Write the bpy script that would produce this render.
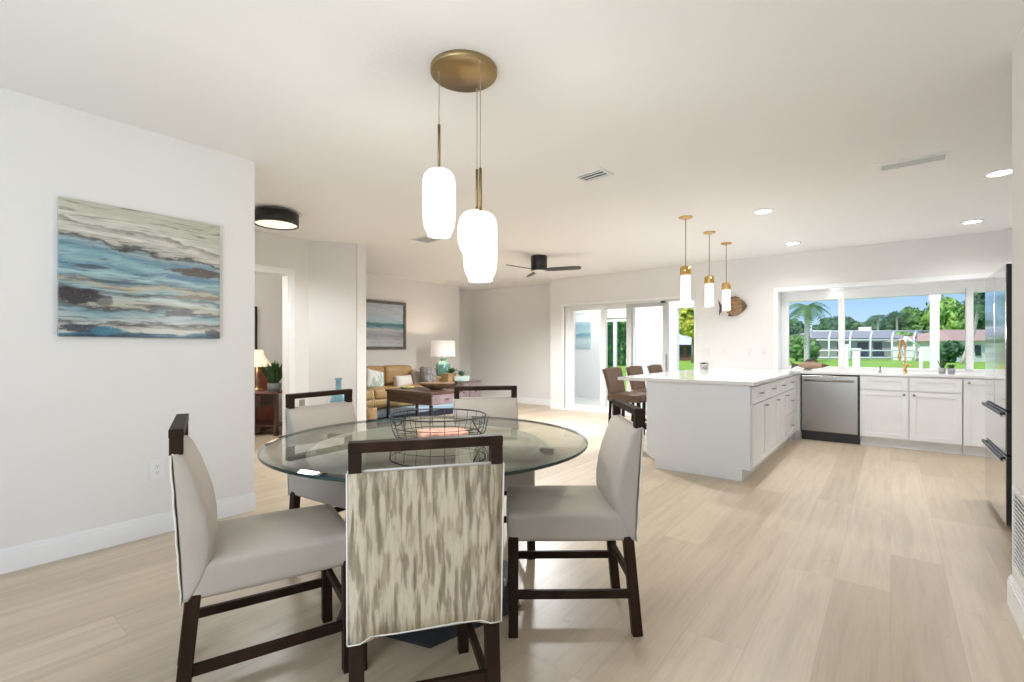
import bpy, bmesh, math, random
from mathutils import Vector, Matrix
R = math.radians
for o in list(bpy.data.objects): bpy.data.objects.remove(o)
SC = bpy.context.scene
COL = SC.collection
random.seed(7)

# ------------------------------------------------------------------ camera
FPX = 475.24; YAW = R(38.54); CH = 1.2; HOR = 349.0
cam_data = bpy.data.cameras.new('camera'); cam = bpy.data.objects.new('camera', cam_data); COL.objects.link(cam)
cam.location = (0, 0, CH); cam.rotation_euler = (R(90), 0, YAW)
cam_data.sensor_width = 36; cam_data.lens = FPX / 1024 * 36; cam_data.shift_y = (HOR - 341) / 1024
cam_data.clip_start = .05; cam_data.clip_end = 500
SC.camera = cam

# ------------------------------------------------------------------ world, sun, large lights, exposure
w = bpy.data.worlds.new('world'); SC.world = w; w.use_nodes = True
nt = w.node_tree; nt.nodes.clear()
wo = nt.nodes.new('ShaderNodeOutputWorld'); bg = nt.nodes.new('ShaderNodeBackground')
tc = nt.nodes.new('ShaderNodeTexCoord'); sx = nt.nodes.new('ShaderNodeSeparateXYZ'); cr = nt.nodes.new('ShaderNodeValToRGB')
nt.links.new(tc.outputs['Generated'], sx.inputs[0]); nt.links.new(sx.outputs['Z'], cr.inputs[0])
nt.links.new(cr.outputs[0], bg.inputs[0]); nt.links.new(bg.outputs[0], wo.inputs[0])
e = cr.color_ramp.elements
e[0].position = 0.0; e[0].color = (.62, .82, 1, 1)
e[1].position = .5; e[1].color = (.16, .36, .86, 1)
m_ = cr.color_ramp.elements.new(.12); m_.color = (.30, .56, .98, 1)
bg.inputs[1].default_value = 1.0

def light(name, kind, loc, rot, power, color=(1, 1, 1), **kw):
    d = bpy.data.lights.new(name, kind); o = bpy.data.objects.new(name, d); COL.objects.link(o)
    o.location = loc; o.rotation_euler = rot; d.energy = power; d.color = color
    for k, v in kw.items(): setattr(d, k, v)
    return o
light('sun', 'SUN', (0, 0, 20), (R(38), R(-22), 0), 4.2, (1, .96, .9), angle=R(1))
# added fill light behind the camera, tilted up to brighten the ceiling
light('rear_fill', 'AREA', (-.65, -2.2, 1.35), (R(112), 0, R(-14)), 66, (.86, .94, 1), shape='RECTANGLE', size=2.0, size_y=2.2)

# added light under the patio ceiling, in place of daylight from its open side
light('patio_fill', 'AREA', (-2.2, 9.7, 2.38), (0, 0, 0), 120, (1, 1, 1), shape='RECTANGLE', size=8.5, size_y=2.0)
SC.view_settings.view_transform = 'Standard'; SC.view_settings.look = 'None'
SC.view_settings.gamma = 1; SC.view_settings.use_curve_mapping = False
SC.view_settings.exposure = 0.14

# ------------------------------------------------------------------ materials
MATS = {}
def mat(name, col, rough=.5, metal=0, emit=None, es=0, bump=0, bscale=40, noise=0, nscale=8, spec=None, trans=0, ior=None, coat=0, nstretch=(1, 1, 1)):
    if name in MATS: return MATS[name]
    m = bpy.data.materials.new(name); m.use_nodes = True; n = m.node_tree; b = n.nodes['Principled BSDF']
    b.inputs['Base Color'].default_value = (*col, 1); b.inputs['Roughness'].default_value = rough; b.inputs['Metallic'].default_value = metal
    if spec is not None: b.inputs['Specular IOR Level'].default_value = spec
    if trans: b.inputs['Transmission Weight'].default_value = trans
    if ior: b.inputs['IOR'].default_value = ior
    if coat: b.inputs['Coat Weight'].default_value = coat
    if emit: b.inputs['Emission Color'].default_value = (*emit, 1); b.inputs['Emission Strength'].default_value = es
    if noise or bump:
        t = n.nodes.new('ShaderNodeTexCoord'); mp = n.nodes.new('ShaderNodeMapping'); mp.inputs['Scale'].default_value = nstretch
        n.links.new(t.outputs['Object'], mp.inputs[0])
    if noise:
        x = n.nodes.new('ShaderNodeTexNoise'); x.inputs['Scale'].default_value = nscale; x.inputs['Detail'].default_value = 5
        n.links.new(mp.outputs[0], x.inputs[0])
        c = n.nodes.new('ShaderNodeValToRGB'); c.color_ramp.elements[0].position = .3; c.color_ramp.elements[1].position = .7
        c.color_ramp.elements[0].color = (*[v * (1 - noise) for v in col], 1); c.color_ramp.elements[1].color = (*[min(1, v * (1 + noise)) for v in col], 1)
        n.links.new(x.outputs['Fac'], c.inputs[0]); n.links.new(c.outputs[0], b.inputs['Base Color'])
    if bump:
        x = n.nodes.new('ShaderNodeTexNoise'); x.inputs['Scale'].default_value = bscale; x.inputs['Detail'].default_value = 3
        n.links.new(mp.outputs[0], x.inputs[0])
        bp = n.nodes.new('ShaderNodeBump'); bp.inputs['Strength'].default_value = bump; bp.inputs['Distance'].default_value = .01
        n.links.new(x.outputs['Fac'], bp.inputs['Height']); n.links.new(bp.outputs[0], b.inputs['Normal'])
    MATS[name] = m; return m

def nodemat(name):
    m = bpy.data.materials.new(name); m.use_nodes = True; MATS[name] = m
    n = m.node_tree; return m, n, n.nodes['Principled BSDF']
def ramp(n, stops, interp='LINEAR'):
    c = n.nodes.new('ShaderNodeValToRGB'); el = c.color_ramp.elements; c.color_ramp.interpolation = interp
    el[0].position, el[0].color = stops[0][0], (*stops[0][1], 1); el[1].position, el[1].color = stops[-1][0], (*stops[-1][1], 1)
    for p, cc in stops[1:-1]:
        q = el.new(p); q.color = (*cc, 1)
    return c
def mathn(n, op, a, b=None, c=None):
    x = n.nodes.new('ShaderNodeMath'); x.operation = op
    for i, v in enumerate((a, b, c)):
        if v is None: continue
        if isinstance(v, (int, float)): x.inputs[i].default_value = v
        else: n.links.new(v, x.inputs[i])
    return x.outputs[0]
def noisen(n, vec, scale, detail=3, stretch=(1, 1, 1), dist=0):
    mp = n.nodes.new('ShaderNodeMapping'); mp.inputs['Scale'].default_value = stretch; n.links.new(vec, mp.inputs[0])
    x = n.nodes.new('ShaderNodeTexNoise'); x.inputs['Scale'].default_value = scale; x.inputs['Detail'].default_value = detail; x.inputs['Distortion'].default_value = dist
    n.links.new(mp.outputs[0], x.inputs[0]); return x.outputs['Fac']
def mixc(n, fac, a, b, mode='MIX'):
    x = n.nodes.new('ShaderNodeMix'); x.data_type = 'RGBA'; x.blend_type = mode
    if isinstance(fac, (int, float)): x.inputs[0].default_value = fac
    else: n.links.new(fac, x.inputs[0])
    for i, v in ((6, a), (7, b)):
        if isinstance(v, tuple): x.inputs[i].default_value = (*v, 1)
        else: n.links.new(v, x.inputs[i])
    return x.outputs[2]

WALL = mat('wall_paint', (.78, .765, .745), .6, bump=.05, bscale=120)
CEIL = mat('ceiling_paint', (.86, .855, .845), .8, bump=.10, bscale=45)
TRIM = mat('trim_white', (.85, .85, .845), .35)
CAB = mat('cabinet_white', (.80, .80, .80), .35)
QUARTZ = mat('quartz_white', (.80, .79, .775), .08, noise=.02, nscale=3)
STEEL = mat('brushed_steel', (.29, .27, .245), .24, 1, bump=.03, bscale=60, nstretch=(1, 1, .03))
FRSTEEL = mat('fridge_steel', (.66, .66, .67), .09, 1)
CHROME = mat('chrome', (.75, .75, .77), .12, 1)
NICKEL = mat('dark_nickel', (.28, .27, .26), .3, 1)
BLACK = mat('black_satin', (.012, .011, .012), .35)
BRASS = mat('brushed_brass', (.36, .26, .13), .3, 1)
BRASS2 = mat('gold_brass', (.62, .42, .17), .28, 1)
BRONZE = mat('bronze', (.30, .24, .18), .35, 1)
DWOOD = mat('espresso_wood', (.024, .0125, .007), .5, spec=.12, noise=.35, nscale=14, nstretch=(1, 1, .15))
TAUPE = mat('taupe_wood', (.50, .44, .34), .45, noise=.1, nscale=5, nstretch=(1, 8, 1))
FAB = mat('linen_fabric', (.41, .365, .32), .9, bump=.25, bscale=260, noise=.06, nscale=5)
PIPE = mat('white_piping', (.66, .64, .6), .8)
RUBBER = mat('black_rubber', (.02, .02, .02), .6)
DKBASE = mat('dark_pedestal', (.028, .032, .038), .4)
PLAST = mat('white_plastic', (.80, .80, .79), .35)
SLOT = mat('slot_dark', (.05, .05, .05), .6)
LEAF = mat('leaf_green', (.05, .13, .035), .55, noise=.5, nscale=30)
LEAF2 = mat('leaf_grey_green', (.10, .18, .11), .55, noise=.4, nscale=30)
SHADE = mat('opal_glass_lit', (.9, .88, .84), .25, emit=(1, .96, .89), es=.7)
SHADE_K = mat('opal_glass_kitchen', (.9, .85, .8), .2, emit=(1, .90, .80), es=.9)
LAMPD = mat('downlight_lit', (.9, .9, .9), .4, emit=(1, .97, .93), es=9)

def glass_thin(name, tint, gloss=.06, rough=.01):
    m = bpy.data.materials.new(name); m.use_nodes = True; n = m.node_tree; n.nodes.clear(); MATS[name] = m
    o = n.nodes.new('ShaderNodeOutputMaterial'); t = n.nodes.new('ShaderNodeBsdfTransparent'); g = n.nodes.new('ShaderNodeBsdfGlossy')
    t.inputs[0].default_value = (*tint, 1); g.inputs['Roughness'].default_value = rough
    ge = n.nodes.new('ShaderNodeNewGeometry'); dt = n.nodes.new('ShaderNodeVectorMath'); dt.operation = 'DOT_PRODUCT'
    n.links.new(ge.outputs['Normal'], dt.inputs[0]); n.links.new(ge.outputs['Incoming'], dt.inputs[1])
    fc = mathn(n, 'SUBTRACT', 1.0, mathn(n, 'ABSOLUTE', dt.outputs['Value'])); f5 = mathn(n, 'POWER', fc, 5.0)
    mx = n.nodes.new('ShaderNodeMixShader'); sc = mathn(n, 'MULTIPLY', mathn(n, 'ADD', mathn(n, 'MULTIPLY', f5, .96), .04), gloss)
    n.links.new(sc, mx.inputs[0]); n.links.new(t.outputs[0], mx.inputs[1]); n.links.new(g.outputs[0], mx.inputs[2]); n.links.new(mx.outputs[0], o.inputs[0])
    return m
GLASS = glass_thin('window_glass', (.98, .985, .985), .14, .12)
TGLASS = glass_thin('table_glass', (.90, .93, .905), 1.0)
TEDGE = mat('table_glass_edge', (.008, .028, .026), .12)
BGLASS = mat('blue_glass', (.22, .42, .50), .08, trans=.35, noise=.2, nscale=12)
TEALGL = mat('teal_ceramic', (.13, .30, .26), .2, noise=.6, nscale=38)

# oak plank floor: boards run along Y
def floor_mat():
    m, n, b = nodemat('oak_plank_floor')
    t = n.nodes.new('ShaderNodeTexCoord'); mp = n.nodes.new('ShaderNodeMapping'); mp.inputs['Rotation'].default_value = (0, 0, R(90))
    n.links.new(t.outputs['Object'], mp.inputs[0])
    br = n.nodes.new('ShaderNodeTexBrick'); br.offset = .37; br.offset_frequency = 3
    br.inputs['Scale'].default_value = 1; br.inputs['Brick Width'].default_value = 1.5; br.inputs['Row Height'].default_value = .228
    br.inputs['Mortar Size'].default_value = .0014; br.inputs['Mortar Smooth'].default_value = .6; br.inputs['Bias'].default_value = 0
    br.inputs['Color1'].default_value = (0, 0, 0, 1); br.inputs['Color2'].default_value = (1, 1, 1, 1); br.inputs['Mortar'].default_value = (.5, .5, .5, 1)
    n.links.new(mp.outputs[0], br.inputs[0])
    pl = ramp(n, [(0, (.50, .405, .29)), (.35, (.54, .44, .32)), (.7, (.575, .475, .35)), (1, (.605, .505, .38))]); n.links.new(br.outputs['Color'], pl.inputs[0])
    # grain shifted board by board
    vm = n.nodes.new('ShaderNodeVectorMath'); vm.operation = 'MULTIPLY_ADD'
    n.links.new(br.outputs['Color'], vm.inputs[0]); vm.inputs[1].default_value = (9, 17, 5); n.links.new(t.outputs['Object'], vm.inputs[2])
    g1 = noisen(n, vm.outputs[0], 2.6, 5, (8, .55, 1), .25)
    g2 = noisen(n, vm.outputs[0], 12.0, 5, (12, .45, 1), .1)
    r1 = ramp(n, [(.3, (.86, .85, .84)), (.52, (1, 1, 1)), (.75, (1.05, 1.05, 1.04))]); n.links.new(g1, r1.inputs[0])
    r2 = ramp(n, [(.3, (.93, .92, .90)), (.6, (1, 1, 1))]); n.links.new(g2, r2.inputs[0])
    c = mixc(n, 1.0, pl.outputs[0], r1.outputs[0], 'MULTIPLY'); c = mixc(n, 1.0, c, r2.outputs[0], 'MULTIPLY')
    kn = noisen(n, vm.outputs[0], 5.5, 2, (2.2, 1, 1)); rk = ramp(n, [(.74, (0, 0, 0)), (.8, (1, 1, 1))]); n.links.new(kn, rk.inputs[0])
    c = mixc(n, mathn(n, 'MULTIPLY', rk.outputs[0], .35), c, (.28, .19, .12))
    c = mixc(n, mathn(n, 'MULTIPLY', br.outputs['Fac'], .35), c, (.25, .19, .13))
    n.links.new(c, b.inputs['Base Color']); b.inputs['Roughness'].default_value = .36
    b.inputs['Specular IOR Level'].default_value = .45
    return m
FLOOR = floor_mat()

def bark_mat():   # brushed vertical streak weave on the chair backs
    m, n, b = nodemat('streaked_taupe_weave')
    t = n.nodes.new('ShaderNodeTexCoord')
    a = noisen(n, t.outputs['Object'], 7, 2.5, (9, 9, 1.0), 0)
    a2 = noisen(n, t.outputs['Object'], 11, 2, (7, 7, .75), 0)
    a3 = noisen(n, t.outputs['Object'], 120, 2)
    r = ramp(n, [(.40, (.47, .405, .30)), (.52, (.43, .365, .265)), (.55, (.30, .25, .175)), (.66, (.22, .18, .12))]); n.links.new(a, r.inputs[0])
    r2 = ramp(n, [(.40, (1.05, 1.05, 1.05)), (.55, (.93, .93, .92)), (.60, (.72, .7, .66))]); n.links.new(a2, r2.inputs[0])
    c = mixc(n, 1, r.outputs[0], r2.outputs[0], 'MULTIPLY')
    n.links.new(c, b.inputs['Base Color']); b.inputs['Roughness'].default_value = .85
    bp = n.nodes.new('ShaderNodeBump'); bp.inputs['Strength'].default_value = .3; bp.inputs['Distance'].default_value = .005
    n.links.new(a3, bp.inputs['Height']); n.links.new(bp.outputs[0], b.inputs['Normal'])
    return m
BARK = bark_mat()

def art_mat(name, stops, vscale=1.0, warp=.16, seed=(0, 0, 0), dark=True, axis='Y'):
    m, n, b = nodemat(name); t = n.nodes.new('ShaderNodeTexCoord')
    g = t.outputs['Generated']; s = n.nodes.new('ShaderNodeSeparateXYZ'); n.links.new(g, s.inputs[0])
    mp = n.nodes.new('ShaderNodeMapping'); mp.inputs['Location'].default_value = seed; n.links.new(g, mp.inputs[0])
    st = (1, 1.0, 3.2) if axis == 'Y' else (1.0, 1, 3.2)
    n1 = noisen(n, mp.outputs[0], 2.2, 4, st, .8)
    z = mathn(n, 'ADD', s.outputs['Z'], mathn(n, 'MULTIPLY', mathn(n, 'SUBTRACT', n1, .5), warp))
    r = ramp(n, stops); n.links.new(z, r.inputs[0]); c = r.outputs[0]
    if dark:
        st2 = (1, .9, 7) if axis == 'Y' else (.9, 1, 7)
        n2 = noisen(n, mp.outputs[0], 3.2, 6, st2, 1.2)
        r2 = ramp(n, [(.34, (.16, .17, .18)), (.43, (.75, .8, .8)), (.5, (1, 1, 1)), (.6, (1, 1, 1)), (.68, (1.25, 1.22, 1.15))]); n.links.new(n2, r2.inputs[0])
        c = mixc(n, .85 * float(dark), c, r2.outputs[0], 'MULTIPLY')
        n3 = noisen(n, mp.outputs[0], 4.2, 5, (1, 1.2, 6), 1.5)
        r3 = ramp(n, [(.62, (0, 0, 0)), (.7, (1, 1, 1))]); n.links.new(n3, r3.inputs[0])
        c = mixc(n, mathn(n, 'MULTIPLY', r3.outputs[0], .6), c, (.78, .77, .70))
    n.links.new(c, b.inputs['Base Color']); b.inputs['Roughness'].default_value = .35
    return m
def painting_mat():
    m, n, b = nodemat('abstract_seascape_paint'); t = n.nodes.new('ShaderNodeTexCoord'); g = t.outputs['Generated']
    sp = n.nodes.new('ShaderNodeSeparateXYZ'); n.links.new(g, sp.inputs[0]); u, v = sp.outputs['Y'], sp.outputs['Z']
    w1 = noisen(n, g, 2.1, 5, (1, 1.1, 2.6), .9); w2 = noisen(n, g, 6, 6, (1, 1.0, 4), 1.2)
    vv = mathn(n, 'ADD', v, mathn(n, 'MULTIPLY', mathn(n, 'SUBTRACT', w1, .5), .20)); vv = mathn(n, 'ADD', vv, mathn(n, 'MULTIPLY', mathn(n, 'SUBTRACT', w2, .5), .07))
    vv = mathn(n, 'ADD', vv, mathn(n, 'MULTIPLY', mathn(n, 'MULTIPLY', u, v), .16))
    c = ramp(n, [(0, (.03, .08, .13)), (.04, (.10, .24, .32)), (.07, (.55, .53, .46)), (.12, (.13, .13, .13)), (.135, (.46, .50, .48)), (.20, (.22, .36, .40)), (.235, (.07, .07, .08)), (.25, (.42, .40, .32)), (.30, (.48, .56, .54)), (.345, (.12, .16, .18)),
        (.37, (.30, .44, .47)), (.42, (.46, .40, .28)), (.45, (.16, .24, .28)), (.50, (.36, .52, .54)), (.56, (.11, .24, .32)), (.60, (.28, .44, .48)), (.66, (.14, .28, .36)), (.705, (.30, .38, .40)), (.73, (.07, .07, .07)), (.745, (.45, .43, .38)), (.80, (.62, .60, .54)), (.86, (.30, .28, .24)), (.87, (.62, .61, .55)), (1, (.50, .50, .40))][:31]); n.links.new(vv, c.inputs[0]); col = c.outputs[0]
    st = noisen(n, g, 4, 8, (1, .8, 9), 1.5); rs = ramp(n, [(.34, (.25, .26, .27)), (.44, (.85, .87, .87)), (.6, (1, 1, 1)), (.7, (1.25, 1.25, 1.2))]); n.links.new(st, rs.inputs[0]); col = mixc(n, .75, col, rs.outputs[0], 'MULTIPLY')
    edge = noisen(n, g, 9, 6, (1, 1, 3), 1.0)
    def spot(u0, v0, ru, rv, colr, k=1.0):
        nonlocal col
        du = mathn(n, 'POWER', mathn(n, 'ABSOLUTE', mathn(n, 'DIVIDE', mathn(n, 'SUBTRACT', u, u0), ru)), 2.0); dv = mathn(n, 'POWER', mathn(n, 'ABSOLUTE', mathn(n, 'DIVIDE', mathn(n, 'SUBTRACT', v, v0), rv)), 2.0)
        d = mathn(n, 'ADD', mathn(n, 'ADD', du, dv), mathn(n, 'MULTIPLY', mathn(n, 'SUBTRACT', edge, .5), 2.6))
        mk = ramp(n, [(.55, (1, 1, 1)), (1.0, (0, 0, 0))]); n.links.new(d, mk.inputs[0]); col = mixc(n, mathn(n, 'MULTIPLY', mk.outputs[0], k), col, colr)
    spot(.86, .555, .24, .045, (.10, .07, .055), .95); spot(.80, .50, .22, .022, (.10, .19, .30), .8)
    spot(.08, .30, .17, .065, (.030, .022, .028), .97); spot(.24, .27, .06, .05, (.05, .05, .06), .7)
    spot(.17, .52, .10, .018, (.06, .08, .10), .85); spot(.85, .345, .2, .022, (.20, .14, .07), .8)
    spot(.70, .20, .12, .035, (.07, .065, .07), .85); spot(.72, .165, .09, .022, (.42, .50, .52), .8)
    spot(.12, .06, .14, .035, (.025, .035, .06), .9); spot(.26, .045, .10, .04, (.04, .17, .25), .9); spot(.62, .05, .28, .02, (.60, .60, .54), .9); spot(.95, .04, .07, .04, (.05, .05, .05), .8); spot(.28, .42, .3, .012, (.05, .09, .11), .7)
    fx = noisen(n, g, 55, 2, (1, 1.4, 1.4)); rf = ramp(n, [(.66, (0, 0, 0)), (.7, (1, 1, 1))]); n.links.new(fx, rf.inputs[0])
    n.links.new(mixc(n, mathn(n, 'MULTIPLY', rf.outputs[0], .35), col, (.7, .72, .7)), b.inputs['Base Color']); b.inputs['Roughness'].default_value = .3
    return m
ART = painting_mat()
SEA = art_mat('beach_picture', [(0, (.62, .64, .70)), (.15, (.55, .56, .62)), (.28, (.36, .38, .44)), (.38, (.62, .64, .66)), (.42, (.25, .42, .48)), (.48, (.07, .20, .28)), (.53, (.10, .26, .34)), (.57, (.42, .58, .68)), (.8, (.50, .56, .66)), (1, (.40, .46, .56))], warp=.22, seed=(3, 1, 2), dark=.3)
SEA2 = art_mat('surf_picture', [(0, (.45, .60, .66)), (.3, (.62, .72, .74)), (.42, (.30, .48, .56)), (.5, (.16, .38, .46)), (.6, (.45, .64, .70)), (.85, (.34, .52, .60)), (1, (.5, .62, .68))], warp=.2, seed=(5, 1, 2), dark=False, axis='X')

# ------------------------------------------------------------------ mesh helpers
class MB:
    def __init__(s): s.bm = bmesh.new(); s.k = 0
    def _add(s, verts, faces, M=None, smooth=False):
        vs = [s.bm.verts.new((M @ Vector(v)) if M else v) for v in verts]
        for f in faces:
            try: q = s.bm.faces.new([vs[i] for i in f]); q.smooth = smooth
            except ValueError: pass
        return s
    def box(s, a, b, bev=0, M=None):
        x0, y0, z0 = [min(p, q) for p, q in zip(a, b)]; x1, y1, z1 = [max(p, q) for p, q in zip(a, b)]
        s.k += 1; ep = .00008 * (s.k % 5); x0 -= ep; y0 -= ep; z0 -= ep; x1 += ep; y1 += ep; z1 += ep
        t = bmesh.new(); bmesh.ops.create_cube(t, size=1)
        for v in t.verts: v.co = Vector(((x0 + x1) / 2 + v.co.x * (x1 - x0), (y0 + y1) / 2 + v.co.y * (y1 - y0), (z0 + z1) / 2 + v.co.z * (z1 - z0)))
        if bev: bmesh.ops.bevel(t, geom=t.edges[:], offset=min(bev, (x1 - x0) / 2.2, (y1 - y0) / 2.2, (z1 - z0) / 2.2), segments=2, profile=.5, affect='EDGES')
        return s._merge(t, M)
    def _merge(s, t, M=None, smooth=None):
        t.verts.index_update(); t.normal_update()
        vs = [s.bm.verts.new((M @ v.co) if M else v.co) for v in t.verts]
        for f in t.faces:
            q = s.bm.faces.new([vs[v.index] for v in f.verts]); q.smooth = f.smooth if smooth is None else smooth
        t.free(); return s
    def prism(s, pts, z0, z1, M=None):       # vertical prism from a footprint
        n = len(pts); v = [(*p, z0) for p in pts] + [(*p, z1) for p in pts]
        f = [tuple(range(n))[::-1], tuple(range(n, 2 * n))] + [(i, (i + 1) % n, n + (i + 1) % n, n + i) for i in range(n)]
        return s._add(v, f, M)
    def lathe(s, prof, c=(0, 0, 0), seg=32, M=None, smooth=True, sx=1, sy=1, caps=False):
        v = []; f = []; k = len(prof)
        for i in range(seg):
            a = 2 * math.pi * i / seg
            for r, z in prof: v.append((c[0] + r * math.cos(a) * sx, c[1] + r * math.sin(a) * sy, c[2] + z))
        for i in range(seg):
            j = (i + 1) % seg
            for q in range(k - 1): f.append((i * k + q, j * k + q, j * k + q + 1, i * k + q + 1))
        s._add(v, f, M, smooth)
        if caps and prof[0][0] > 1e-5: s._add([v[i * k] for i in range(seg)], [tuple(range(seg))[::-1]], M)
        if caps and prof[-1][0] > 1e-5: s._add([v[i * k + k - 1] for i in range(seg)], [tuple(range(seg))], M)
        return s
    def cyl(s, c, r, z0, z1, seg=24, M=None): return s.lathe([(r, z0), (r, z1)], (c[0], c[1], 0), seg, M, caps=True)
    def tube(s, pts, r, seg=8, closed=False, M=None, r1=None):
        P = [Vector(p) for p in pts]; n = len(P); rings = []; up = None
        for i in range(n):
            a = P[(i - 1) % n] if (closed or i > 0) else P[i]; b = P[(i + 1) % n] if (closed or i < n - 1) else P[i]
            d = (b - a).normalized()
            if up is None: up = Vector((0, 0, 1)) if abs(d.z) < .9 else Vector((1, 0, 0))
            x = d.cross(up)
            if x.length < 1e-4: x = d.orthogonal()
            x.normalize(); y = x.cross(d).normalized(); up = y
            rr = r if r1 is None else r + (r1 - r) * i / (n - 1)
            rings.append([P[i] + (x * math.cos(2 * math.pi * k / seg) + y * math.sin(2 * math.pi * k / seg)) * rr for k in range(seg)])
        v = [q for g in rings for q in g]; f = []
        for i in range(n if closed else n - 1):
            j = (i + 1) % n
            for k in range(seg): f.append((i * seg + k, i * seg + (k + 1) % seg, j * seg + (k + 1) % seg, j * seg + k))
        if not closed: f += [tuple(range(seg))[::-1], tuple(range((n - 1) * seg, n * seg))]
        return s._add([tuple(q) for q in v], f, M, True)
    def beam(s, p, q, wx, wy, M=None, bev=.003, up=(0, 0, 1)):   # rectangular bar from p to q
        p, q = Vector(p), Vector(q); d = q - p; L = d.length; d.normalize()
        x = Vector(up).cross(d)
        if x.length < 1e-3: x = Vector((1, 0, 0))
        x.normalize(); y = d.cross(x)
        T = Matrix((( x.x, y.x, d.x, p.x), (x.y, y.y, d.y, p.y), (x.z, y.z, d.z, p.z), (0, 0, 0, 1)))
        return s.box((-wx / 2, -wy / 2, 0), (wx / 2, wy / 2, L), bev, (M @ T) if M else T)
    def soft(s, c, half, r=.03, bulge=(0, 0, 0), n=10, M=None, pinch=0):   # rounded upholstery block
        t = bmesh.new(); bmesh.ops.create_cube(t, size=2); bmesh.ops.subdivide_edges(t, edges=t.edges[:], cuts=n, use_grid_fill=True)
        for v in t.verts:
            u = v.co.copy(); hx, hy, hz = half
            u = Vector([math.copysign(1 - (1 - abs(k)) ** 1.5, k) if abs(k) > 0 else 0 for k in u])
            p = Vector((u.x * hx, u.y * hy, u.z * hz)); q = Vector([max(-h + r, min(h - r, k)) for h, k in zip((hx, hy, hz), p)])
            d = p - q
            if d.length > 1e-6: p = q + d.normalized() * r
            if pinch:
                k = 1 - pinch * (1 - (u.x * u.x) * (u.z * u.z)) * (max(abs(u.x), abs(u.z)) ** 4) * .5
                p.x *= k; p.z *= k
            p.x += math.copysign(bulge[0], u.x) * (1 - u.y ** 2) * (1 - u.z ** 2) * abs(u.x) ** 3
            p.y += math.copysign(bulge[1], u.y) * (1 - u.x ** 2) * (1 - u.z ** 2) * abs(u.y) ** 3
            p.z += math.copysign(bulge[2], u.z) * (1 - u.x ** 2) * (1 - u.y ** 2) * abs(u.z) ** 3
            v.co = p + Vector(c)
        for f in t.faces: f.smooth = True
        return s._merge(t, M)
    def blob(s, c, rad, sub=3, amp=.2, seed=0, sc=(1, 1, 1)):
        from mathutils import noise
        t = bmesh.new(); bmesh.ops.create_icosphere(t, subdivisions=sub, radius=1)
        for v in t.verts:
            k = 1 + amp * noise.noise(v.co * 2.2 + Vector((seed, seed * 1.7, 0))) * 1.6 + amp * .8 * noise.noise(v.co * 6 + Vector((seed, 3, 0)))
            v.co = Vector((v.co.x * sc[0], v.co.y * sc[1], v.co.z * sc[2])) * rad * k + Vector(c)
        return s._merge(t)
    def build(s, name, m, parent=None, kind=None):
        bmesh.ops.remove_doubles(s.bm, verts=s.bm.verts[:], dist=1e-6)
        bmesh.ops.recalc_face_normals(s.bm, faces=s.bm.faces[:])
        me = bpy.data.meshes.new(name); s.bm.to_mesh(me); s.bm.free()
        me.materials.append(m); o = bpy.data.objects.new(name, me); COL.objects.link(o)
        if parent: o.parent = parent
        if kind: o['kind'] = kind
        return o

def tag(o, label, cat, group=None, kind=None):
    o['label'] = label; o['category'] = cat
    if group: o['group'] = group
    if kind: o['kind'] = kind
    return o
def thing(name, label, cat, loc=(0, 0, 0), rz=0, group=None):
    o = bpy.data.objects.new(name, None); COL.objects.link(o); o.location = loc; o.rotation_euler = (0, 0, rz); o.empty_display_size = .1
    return tag(o, label, cat, group)
def kids(o): return [c for c in bpy.data.objects if c.parent == o]
def dup(o, loc, rz=None, label=None):
    def cp(src, par):
        c = src.copy(); COL.objects.link(c); c.parent = par
        for k in kids(src): cp(k, c)
        return c
    c = cp(o, None); c.location = loc
    if rz is not None: c.rotation_euler = (0, 0, rz)
    if label: c['label'] = label
    return c
def struct(name, mb, m): return mb.build(name, m, kind='structure')
def at(px, t):                       # ground point seen at photo column px, at distance t along the view axis
    u = (px - 512) / FPX
    return ((-math.sin(YAW) + u * math.cos(YAW)) * t, (math.cos(YAW) + u * math.sin(YAW)) * t)
def zat(py, t): return CH + (HOR - py) * t / FPX

# ------------------------------------------------------------------ room shell
H = 2.6; WY = 7.98; XL = -3.72
struct('floor', MB().box((-9, -2.6, -.1), (1.6, 8.6, 0)), FLOOR)
struct('ceiling', MB().box((-9, -2.6, H), (1.6, 8.6, H + .12)), CEIL)
struct('wall_left', MB().box((XL - .14, -2.6, 0), (XL, 1.58, H)), WALL)
struct('wall_hall_end', MB().box((-6.0, .75, 0), (XL - .14, .9, H)), WALL)
# hall wall with bedroom doorway, then angled wall running to the end of the partition
DW0, DW1, DH = 1.90, 2.89, 2.13
hw = MB().box((-5.99, .9, 0), (-5.85, DW0, H)).box((-5.99, DW0, DH), (-5.85, DW1, H)).box((-5.99, DW1, 0), (-5.85, 3.15, H))
struct('wall_hall', hw, WALL)
struct('wall_angled', MB().prism([(-5.85, 3.15), (-5.55, 3.65), (-5.69, 3.73), (-5.99, 3.2), (-5.99, 3.15)], 0, H), WALL)
struct('wall_partition', MB().box((-7.6, 3.66, 0), (-5.55, 3.80, H)), WALL)
struct('wall_living', MB().box((-7.9, .6, 0), (-7.6, 7.64, H)), WALL)
struct('wall_bedroom', MB().box((-7.6, .6, 0), (-5.99, .75, H)), WALL)
struct('wall_alcove_left', MB().box((-8.15, 7.64, 0), (-7.96, 8.55, H)).box((-7.96, 7.64, 0), (-7.9, 7.66, H)), WALL)
struct('wall_alcove', MB().box((-7.96, 8.38, 0), (-5.2, 8.55, H)), WALL)
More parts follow.
